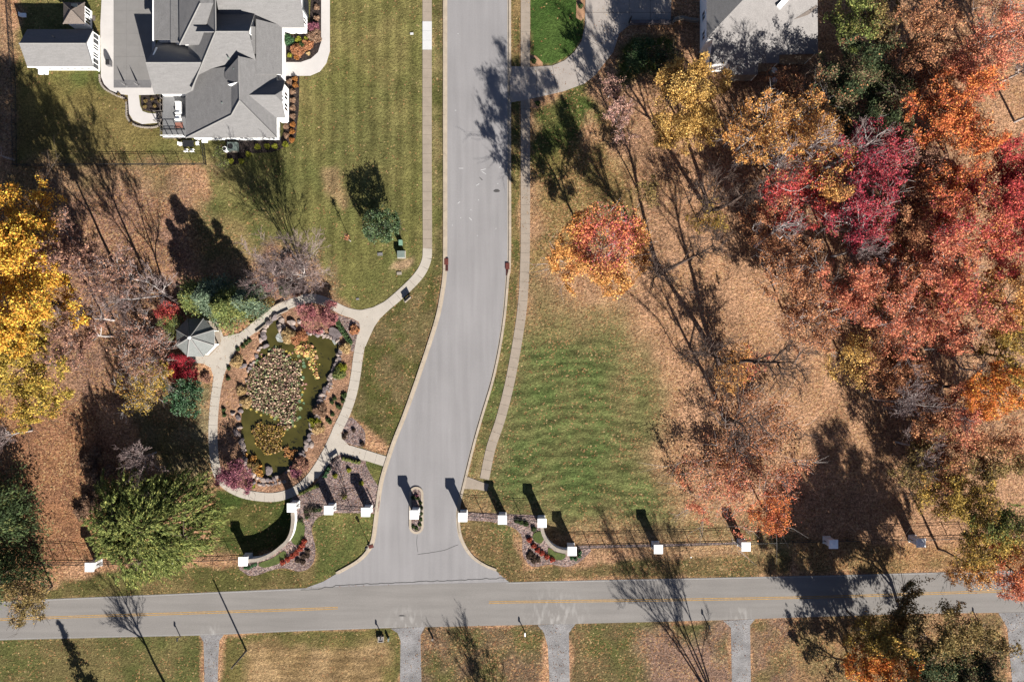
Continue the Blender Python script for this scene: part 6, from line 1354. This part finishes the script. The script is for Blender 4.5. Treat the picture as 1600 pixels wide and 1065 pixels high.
for x, y, r, lb in ((455, 503, 5.2, 'big tilted brown slab boulder north of the cascade'), (459, 512, 5.0, 'pinkish wedge boulder above the north shore'), (502, 519, 5.5, 'pale triangular boulder on the north shore'), (468, 502, 3.6, 'brown boulder beside the pink leafed tree'), (421, 735, 0, ''), (419.5, 734.5, 5.5, 'long flat boulder lying in the south water'), (396, 754, 5.0, 'large pale boulder by the purple plum'), (380, 571, 5.0, 'dark slate boulder leaning on the west bank'), (365, 645, 4.0, 'white topped boulder casting a black shadow on the mulch'), (373, 652, 4.5, 'pale split boulder below the white topped one'), (369, 675, 5.0, 'broad pinkish boulder on the lower west bank shelf'), (408, 530, 5.0, 'tall tan boulder west of the cascade'), (416, 540, 4.4, 'grey boulder at the foot of the cascade'), (444, 510, 4.0, 'brown boulder between cascade and footbridge'), (487, 660, 4.5, 'grey boulder leaning over the east shore'), (487, 694, 4.6, 'white faced boulder above the south east shore')):
    if r: boulder(lb, x, y, r, 'landmark boulders of the pond', seed=int(x) % 10, z=-0.2 if 'water' in lb else -0.05)
for i in range(7): boulder('rounded boulder in the arc along the south shore', 406+i*6.2, 759-abs(i-3)*0.7-i*0.9, RNG.uniform(2.6, 3.6), 'boulders of the south shore arc')
sp_ = thing('spillway_rock', 'dark slate spillway rock pouring water at the north east shore', 'boulder', (*G(524.5, 521), 0))
MB().prism([((x-524.5)*0.1, (521-y)*0.1) for x, y in ((515.5, 512), (521, 511), (529, 515), (535, 524), (527, 529), (514.5, 522))], -0.1, 0.34).build('slab', M['rock_dark'], sp_)
# lily pads: the ones standing apart are pads of their own, the crowded colony is one mass
def pad_mesh(seed):
    rng = np.random.default_rng(seed); a = np.linspace(0.25, 2*math.pi-0.1, 12); V = [(0, 0, 0.01)]; 
    V += [(math.cos(t)*(1+rng.normal(0, .05)), math.sin(t)*(1+rng.normal(0, .05)), 0.03+rng.uniform(0, .06)) for t in a]
    V += [(v[0], v[1], v[2]-0.03) for v in V]
    F = [(0, i, i+1) for i in range(1, 12)]+[(13, 13+i+1, 13+i) for i in range(1, 12)]+[(i, 13+i, 13+i+1, i+1) for i in range(1, 12)]
    return V, F
PADC = {'green': L(120, 150, 112), 'pale_green': L(160, 172, 120), 'yellow': L(214, 190, 96), 'tan': L(214, 176, 138), 'pink': L(196, 148, 130), 'orange': L(216, 142, 90)}
PADM = {}
for i, (kk, c) in enumerate(PADC.items()):
    V, F = pad_mesh(i); PADM[kk] = pymesh('lily_pad', V, F, mat(kk+'_lily_pad', c, 0.12, 6, 20, 0.12, rough=0.6))
colony = [(422, 550), (440, 545), (452, 553), (468, 572), (474, 590), (470, 612), (466, 640), (458, 660), (446, 668), (436, 655), (420, 645), (400, 640), (388, 630), (384, 612), (388, 590), (398, 575), (410, 562)]
small = [(398, 660), (420, 664), (446, 668), (442, 690), (440, 706), (424, 712), (408, 706), (396, 685)]
east = [(462, 540), (478, 536), (492, 548), (500, 570), (494, 588), (485, 576), (478, 560), (466, 552)]
arm = [(452, 552), (470, 556), (478, 566), (466, 572)]
pads = []
def in1(x, y, poly): return bool(inpoly(np.array([x]), np.array([y]), poly)[0])
tries = 0
while len(pads) < 95 and tries < 6000:
    tries += 1
    r = RNG.random(); x, y = RNG.uniform(380, 505), RNG.uniform(535, 715)
    if in1(x, y, east): kk = str(RNG.choice(['yellow', 'tan', 'orange', 'pale_green', 'tan']))
    elif (sdf(np.array([x]), np.array([y]), colony)[0] > -7 and not in1(x, y, [(p[0]*0.94+430*0.06, p[1]*0.94+605*0.06) for p in colony])): kk = str(RNG.choice(['green', 'pale_green', 'pink', 'yellow']))
    elif in1(x, y, arm): kk = str(RNG.choice(['yellow', 'pale_green', 'green']))
    else: continue
    rad = RNG.uniform(1.7, 3.4) if 'green' in kk else RNG.uniform(1.4, 2.5)
    if any((x-a)**2+(y-b)**2 < (0.75*(rad+c))**2 for a, b, c in pads): continue
    if not in1(x, y, POND): continue
    pads.append((x, y, rad)); o = link('lily_pad', PADM[kk], None, (*G(x, y), -0.155+RNG.uniform(0, 0.01))); o.scale = (rad*0.1, rad*0.1, 0.8); o.rotation_euler.z = RNG.uniform(0, 6.28)
    nm = {'pale_green': 'pale green', 'tan': 'tan', 'green': 'green', 'yellow': 'yellow', 'pink': 'pinkish', 'orange': 'orange'}[kk]
    props(o, nm+' lily pad floating apart on the olive water', 'lily pad', nm+' lily pads')
def colony_mass(name, label, poly, n, pal, zlo, zhi, size, wob=1.0):
    rng = np.random.default_rng(len(name)+n); xs, ys = [], []
    P = np.array(poly); lo, hi = P.min(0), P.max(0)
    x = rng.uniform(lo[0]-4, hi[0]+4, n*4); y = rng.uniform(lo[1]-4, hi[1]+4, n*4)
    m = sdf(x, y, poly)+(vnoise(x, y, 6)-0.5)*10 > 0; m &= inpoly(x, y, POND); x, y = x[m][:n], y[m][:n]
    C = np.stack([(x-800)*0.1, (532.5-y)*0.1, rng.uniform(zlo, zhi, len(x))], 1)
    cols = np.array(pal)[rng.integers(0, len(pal), len(x))]*rng.uniform(0.75, 1.2, (len(x), 1))
    n_ = len(C); N = rng.normal(size=(n_, 3))*0.55+np.array([0, 0, 1.0]); N /= np.linalg.norm(N, axis=1, keepdims=True)
    T = rng.normal(size=(n_, 3)); T -= N*(T*N).sum(1, keepdims=True); T /= np.linalg.norm(T, axis=1, keepdims=True); B = np.cross(N, T)
    a6 = np.arange(6)*math.pi/3; rr_ = (size*0.5*rng.uniform(0.5, 1.5, n_))[:, None, None]
    V = (C[:, None]+rr_*(T[:, None]*np.cos(a6)[None, :, None]+B[:, None]*(np.sin(a6)*0.85)[None, :, None])).reshape(-1, 3); F = np.arange(n_*6).reshape(n_, 6); K = np.repeat(cols, 6, axis=0)
    props(link(name, fast_mesh(name, V, F, M['leaf'], K)), label, 'lilies', None, 'stuff')
lp = [L(212, 184, 156, LK), L(176, 142, 126, LK), L(120, 96, 84, LK), L(216, 196, 162, LK), L(124, 138, 98, LK), L(166, 130, 118, LK), L(92, 74, 64, LK), L(140, 140, 96, LK)]
colony_mass('lily_colony', 'crowded colony of curled tan and pink lily leaves', colony, 4000, lp, -0.14, 0.16, 0.25)
colony_mass('lily_colony', 'small colony of yellow brown pond plants', small, 1500, [L(156, 126, 64, LK), L(122, 92, 56, LK), L(184, 152, 84, LK), L(96, 74, 52, LK), L(122, 112, 54, LK), L(176, 146, 108, LK)], -0.14, 0.25, 0.20)
colony_mass('lily_colony', 'loose chain of yellowing lily leaves near the east shore', east, 260, [L(226, 196, 120, LK), L(206, 160, 110, LK), L(170, 176, 100, LK), L(196, 140, 110, LK)], -0.14, 0.06, 0.34)
colony_mass('marginal_plants', 'rusty marginal plants at the south west corner of the pond', [(384, 708), (400, 715), (412, 735), (408, 748), (392, 738)], 500, [L(176, 126, 66, LK), L(140, 100, 60, LK), L(196, 150, 80, LK)], -0.1, 0.35, 0.24)
colony_mass('marginal_plants', 'rusty marginal plants in the south east water', [(445, 700), (462, 704), (456, 716), (444, 712)], 260, [L(176, 126, 76, LK), L(140, 100, 70, LK), L(190, 140, 90, LK)], -0.14, 0.1, 0.24)
# bank plants
for x, y, r, c, lb in ((452, 524, 1.2, 'straw', 'golden ornamental grass beside the cascade water'), (462, 528, 1.0, 'brown_orange', 'russet grass clump on the north shore'), (473, 524, 0.9, 'brown_orange', 'rust coloured grass under the pink leafed tree'), (540, 543, 0.9, 'straw', 'yellow grass clump on the north east bank'), (530, 583, 1.0, 'cedar', 'lime green grass clump on the east bank'), (534, 575, 0.8, 'gold_mound', 'bright yellow grass on the east bank by the stones'), (497, 668, 1.0, 'straw', 'straw coloured grass on the south east bank'), (492, 660, 0.9, 'gold_mound', 'yellow grass clump above the south east stones'), (501, 640, 1.1, 'pink_mound', 'pinkish fountain grass on the east bank'), (385, 628, 0.9, 'straw', 'straw grass leaning over the west shore'), (372, 565, 1.0, 'straw', 'pale grass clump on the upper west bank'), (378, 610, 0.8, 'straw', 'golden grass strip on the west shore'), (470, 725, 1.3, 'brown', 'dark brown shrub on the south bank'), (463, 735, 1.0, 'purple', 'dark purple shrub on the south bank'), (538, 617, 0.45, 'green_mound', 'round green shrub nearest the straw band of the east bank'), (396, 728, 0.9, 'olive_brown', 'brown green shrub behind the purple plum'), (394, 757, 0.6, 'gold_mound', 'lime tuft at the large pale boulder'), (554, 515, 0.8, 'brown_orange', 'copper shrub in the north east pebble bed'), (420, 470, 1.0, 'olive_brown', 'dark shrub at the north end of the footbridge')):
    mound('bank_plant', lb, x, y, r, r*0.75, c, None, k % 3, 0.17, rz=k, spiky='grass' in lb, cat='plant'); k += 1
for x, y in ((536, 626), (531, 636), (528, 634), (516, 659), (523, 622), (519, 628), (357, 591), (350, 640), (351, 648), (358, 575), (372, 545), (385, 536), (380, 541), (390, 532), (520, 647), (512, 655)): mound('shrub', 'small round green shrub on the orange bark mulch', x, y, 0.32, 0.4, 'green_mound', 'small shrubs on the pond mulch', k % 3, 0.12, rz=k); k += 1
for i in range(9): mound('juniper', 'dark green juniper in the row across the north east pebbles', 524+2.9*i, 498+4.6*i, 0.42, 0.5, 'holly', 'juniper row of the north east bed', k % 3, 0.14, rz=k); k += 1
for x, y, r in ((140, 720, 1.2), (150, 745, 1.4), (160, 765, 1.3), (145, 785, 1.5), (165, 790, 1.2), (130, 800, 1.2), (150, 705, 1.0), (172, 735, 1.1)):
    mound('ornamental_grass', 'tan shaggy ornamental grass beside the willow', x, y, r, r, 'pink_mound', 'tan grasses by the willow', k % 3, 0.2, rz=k, spiky=True, cat='plant'); k += 1
for x, y, r, c, lb in ((450, 405, 1.0, 'brown', 'low brown shrub under the birch'), (447, 452, 1.1, 'green_mound', 'grey green low shrub in the bed under the birch'), (437, 430, 0.8, 'brown', 'dry brown shrub in the bed beside the birch'), (418, 447, 1.0, 'pink_shrub', 'faded pink shrub in the birch bed'), (462, 455, 0.9, 'brown', 'dull brown shrub by the path under the birch'), (300, 640, 0.9, 'olive_brown', 'olive shrub by the magnolia foot'), (322, 590, 0.8, 'brown', 'brown shrub beside the plaza edge')):
    mound('shrub', lb, x, y, r, r*0.8, c, None, k % 3, 0.18, rz=k); k += 1
# footbridge edges where the path crosses the stream
fb = thing('footbridge', 'concrete footbridge with low edge beams over the pond stream', 'bridge', (*G(425, 492), 0)); fbb = np.array(fb.location)
bl = smooth_line([(448, 477.5), (434, 484), (419, 495), (404, 507), (396, 513)], 3); nn = normals2(bl)
for s in (-1, 1): shift(strip_mesh('edge_beam', bl+nn*s*7.4, 1.4, -0.3, 0.34, M['old_concrete'], fb), fbb)
shift(strip_mesh('deck_slab', bl, 13.6, -0.28, 0.008, M['old_concrete'], fb), fbb)

# ------------------------------------------------------------------ street furniture
def bench(label, px_, py_, rz):
    o = thing('bench', label, 'bench', (*G(px_, py_), 0.06), None, rz)
    for i in range(4): MB().box((0, -0.18+0.13*i, 0.45), (1.5, 0.1, 0.04)).build('seat_slat', M['black_metal'], o)
    for i in range(3): MB().box((0, 0.3+0.03*i, 0.58+0.13*i), (1.5, 0.03, 0.09)).build('back_slat', M['black_metal'], o)
    for s in (-0.68, 0.68):
        for y in (-0.2, 0.25): MB().box((s, y, 0.22), (0.06, 0.06, 0.44)).build('leg', M['black_metal'], o)
        MB().box((s, 0.05, 0.65), (0.06, 0.5, 0.05)).build('armrest', M['black_metal'], o)
bench('black metal bench facing the pond beside the pebble bed', 523.5, 716, math.radians(35)+math.pi)
cb_ = thing('stone_bench', 'pale stone bench on the grass edge of the curved sidewalk', 'bench', (*G(637, 467), 0), None, math.radians(42))
MB().box((0, 0, 0.42), (1.25, 0.5, 0.12)).build('seat', M['coping'], cb_); MB().box((0, -0.2, 0.75), (1.25, 0.1, 0.6)).build('backrest', M['coping'], cb_)
for s in (-0.42, 0.42): MB().box((s, 0, 0.18), (0.16, 0.42, 0.36)).build('leg', M['coping'], cb_)
tb = thing('utility_box', 'grey green transformer box on the lawn by the holly', 'utility box', (*G(627.5, 398), 0))
MB().box((0, 0, 0.06), (1.3, 1.2, 0.12)).build('pad', M['concrete'], tb); MB().box((0, 0.03, 0.5), (1.05, 0.95, 0.76)).build('cabinet', M['utility_grey'], tb); MB().box((0, 0.03, 0.91), (1.12, 1.0, 0.06)).build('lid', M['utility_grey'], tb)
tb = thing('utility_box', 'slim pale green pedestal box beside the transformer', 'utility box', (*G(627, 380), 0))
MB().box((0, 0, 0.5), (0.48, 0.75, 1.0)).build('cabinet', M['utility_green'], tb); MB().box((0, 0, 1.02), (0.54, 0.82, 0.07)).build('lid', M['utility_green'], tb)
for x, y, s, lb in ((624, 427, 0.75, 'flat pale stone slab below the transformer box'), (643.5, 53, 0.5, 'white square valve cover on the lawn by the sidewalk'), (594, 397, 0.8, 'pale flat access cover on the lawn near the transformer'), (559, 467, 0.45, 'small pale valve box on the lawn above the path')):
    o = props(MB().box((0, 0, 0.06), (s, s*0.6, 0.12), 0.05).build('ground_cover', M['coping' if 'stone' in lb else 'new_concrete' if 'white' in lb else 'gravel'], None, (*G(x, y), 0)), lb, 'cover')
for (x, y, sgn), lb in (((697.5, 413, 1), 'red brown storm inlet in the west kerb'), ((793, 420, -1), 'red brown storm inlet in the east kerb')):
    o = thing('storm_inlet', lb, 'drain', (*G(x, y), 0))
    MB().box((0, 0.42, 0.10), (0.62, 0.98, 0.16)).build('hood', M['brick_red'], o); MB().box((0.02, -0.6, 0.04), (0.5, 0.85, 0.08)).build('grate', M['brick_red'], o)
    for i in range(5): MB().box((0.02, -0.95+0.17*i, 0.09), (0.46, 0.05, 0.03)).build('grate_bar', M['black_metal'], o)
lm = thing('lamp_post', 'slim black lamp post on the grass by the west kerb', 'lamp post', (*G(576.5, 849), 0))
MB().lathe((0, 0, 0), [(0.16, 0), (0.16, 0.1), (0.08, 0.3), (0.045, 0.4), (0.04, 2.0)], 10).build('pole', M['black_metal'], lm)
MB().lathe((0, 0, 2.0), [(0.06, 0), (0.2, 0.1), (0.24, 0.42), (0.26, 0.45), (0.05, 0.62), (0.02, 0.75)], 8).build('lantern', M['black_metal'], lm)
di = thing('storm_inlet', 'brick red kerb inlet beside the lamp post', 'drain', (*G(580, 853), 0)); MB().box((0, 0, 0.1), (0.7, 0.5, 0.2), 0.3).build('hood', M['brick_red'], di); MB().box((-0.45, -0.05, 0.06), (0.3, 0.6, 0.1), 0.3).build('stone', M['stone'], di)
def mailbox(label, px_, py_, mname, planter=False):
    o = thing('mailbox', label, 'mailbox', (*G(px_, py_), 0))
    MB().box((0, 0, 0.55), (0.11, 0.11, 1.1)).build('post', M['wood'], o)
    V, F = tubes(np.array([[(0, -0.28, 1.2), (0, 0.28, 1.2)]]), np.full((1, 2), 0.12), 10)
    b = MB(); b.add(V, list(map(tuple, F))+[tuple(range(9, -1, -1)), tuple(range(10, 20))]); b.build('box', M[mname], o)
    MB().box((0.14, 0.1, 1.28), (0.02, 0.05, 0.2)).build('flag', M['brick_red'], o)
    return o
mailbox('black mailbox at the road edge opposite the willow', 282, 994, 'black_metal')
mailbox('dark mailbox rising from a square stone planter', 596.5, 991, 'black_metal')
mailbox('white mailbox near the dusty gravel driveway', 820, 986.5, 'white')
mailbox('dark mailbox by the narrow gravel driveway', 1106, 975, 'black_metal')
mailbox('dark mailbox by the leafy roadside near the east gravel driveway', 1529, 972, 'black_metal')
plt_ = thing('stone_planter', 'square pale stone planter around the dark mailbox', 'planter', (*G(595.5, 997), 0))
for dx, dy, sx_, sy_ in ((0, .38, .9, .12), (0, -.38, .9, .12), (.39, 0, .12, .64), (-.39, 0, .12, .64)): MB().box((dx, dy, 0.25), (sx_, sy_, 0.5)).build('side', M['coping'], plt_)
MB().box((0, 0, 0.2), (0.66, 0.64, 0.4)).build('soil', M['gravel'], plt_)
bx = props(MB().box((0, 0, 0.35), (0.2, 0.5, 0.7)).build('newspaper_box', M['utility_grey'], None, (*G(607.5, 997), 0)), 'small grey newspaper box beside the stone planter', 'box')
mk = thing('marker_post', 'weathered grey marker post by the gravel driveway', 'post', (*G(676.5, 996), 0)); MB().box((0, 0, 0.4), (0.22, 0.22, 0.8)).build('shaft', M['grey_wood'], mk); MB().box((0, 0.0, 0.83), (0.3, 0.3, 0.07)).build('cap', M['coping'], mk)
mk = thing('marker_post', 'thin white marker stake on the grass south of the east fence', 'post', (*G(1078, 868), 0)); MB().cyl((0, 0, 0), (0, 0, 0.7), 0.04, n=8).build('shaft', M['grey_wood'], mk); MB().lathe((0, 0, 0.7), [(0.1, 0), (0.1, 0.08), (0.02, 0.12)], 8).build('cap', M['white'], mk)
po = thing('utility_pole', 'tall weathered wooden utility pole beside the short gravel driveway', 'utility pole', (*G(385, 1016), 0))
MB().cyl((0, 0, -0.1), (0, 0, 6.6), 0.15, 0.11, 10).build('pole', M['grey_wood'], po)
MB().lathe((0, 0, 6.6), [(0.12, 0), (0.12, 0.05), (0.02, 0.1)], 8).build('cap', M['grey_wood'], po)
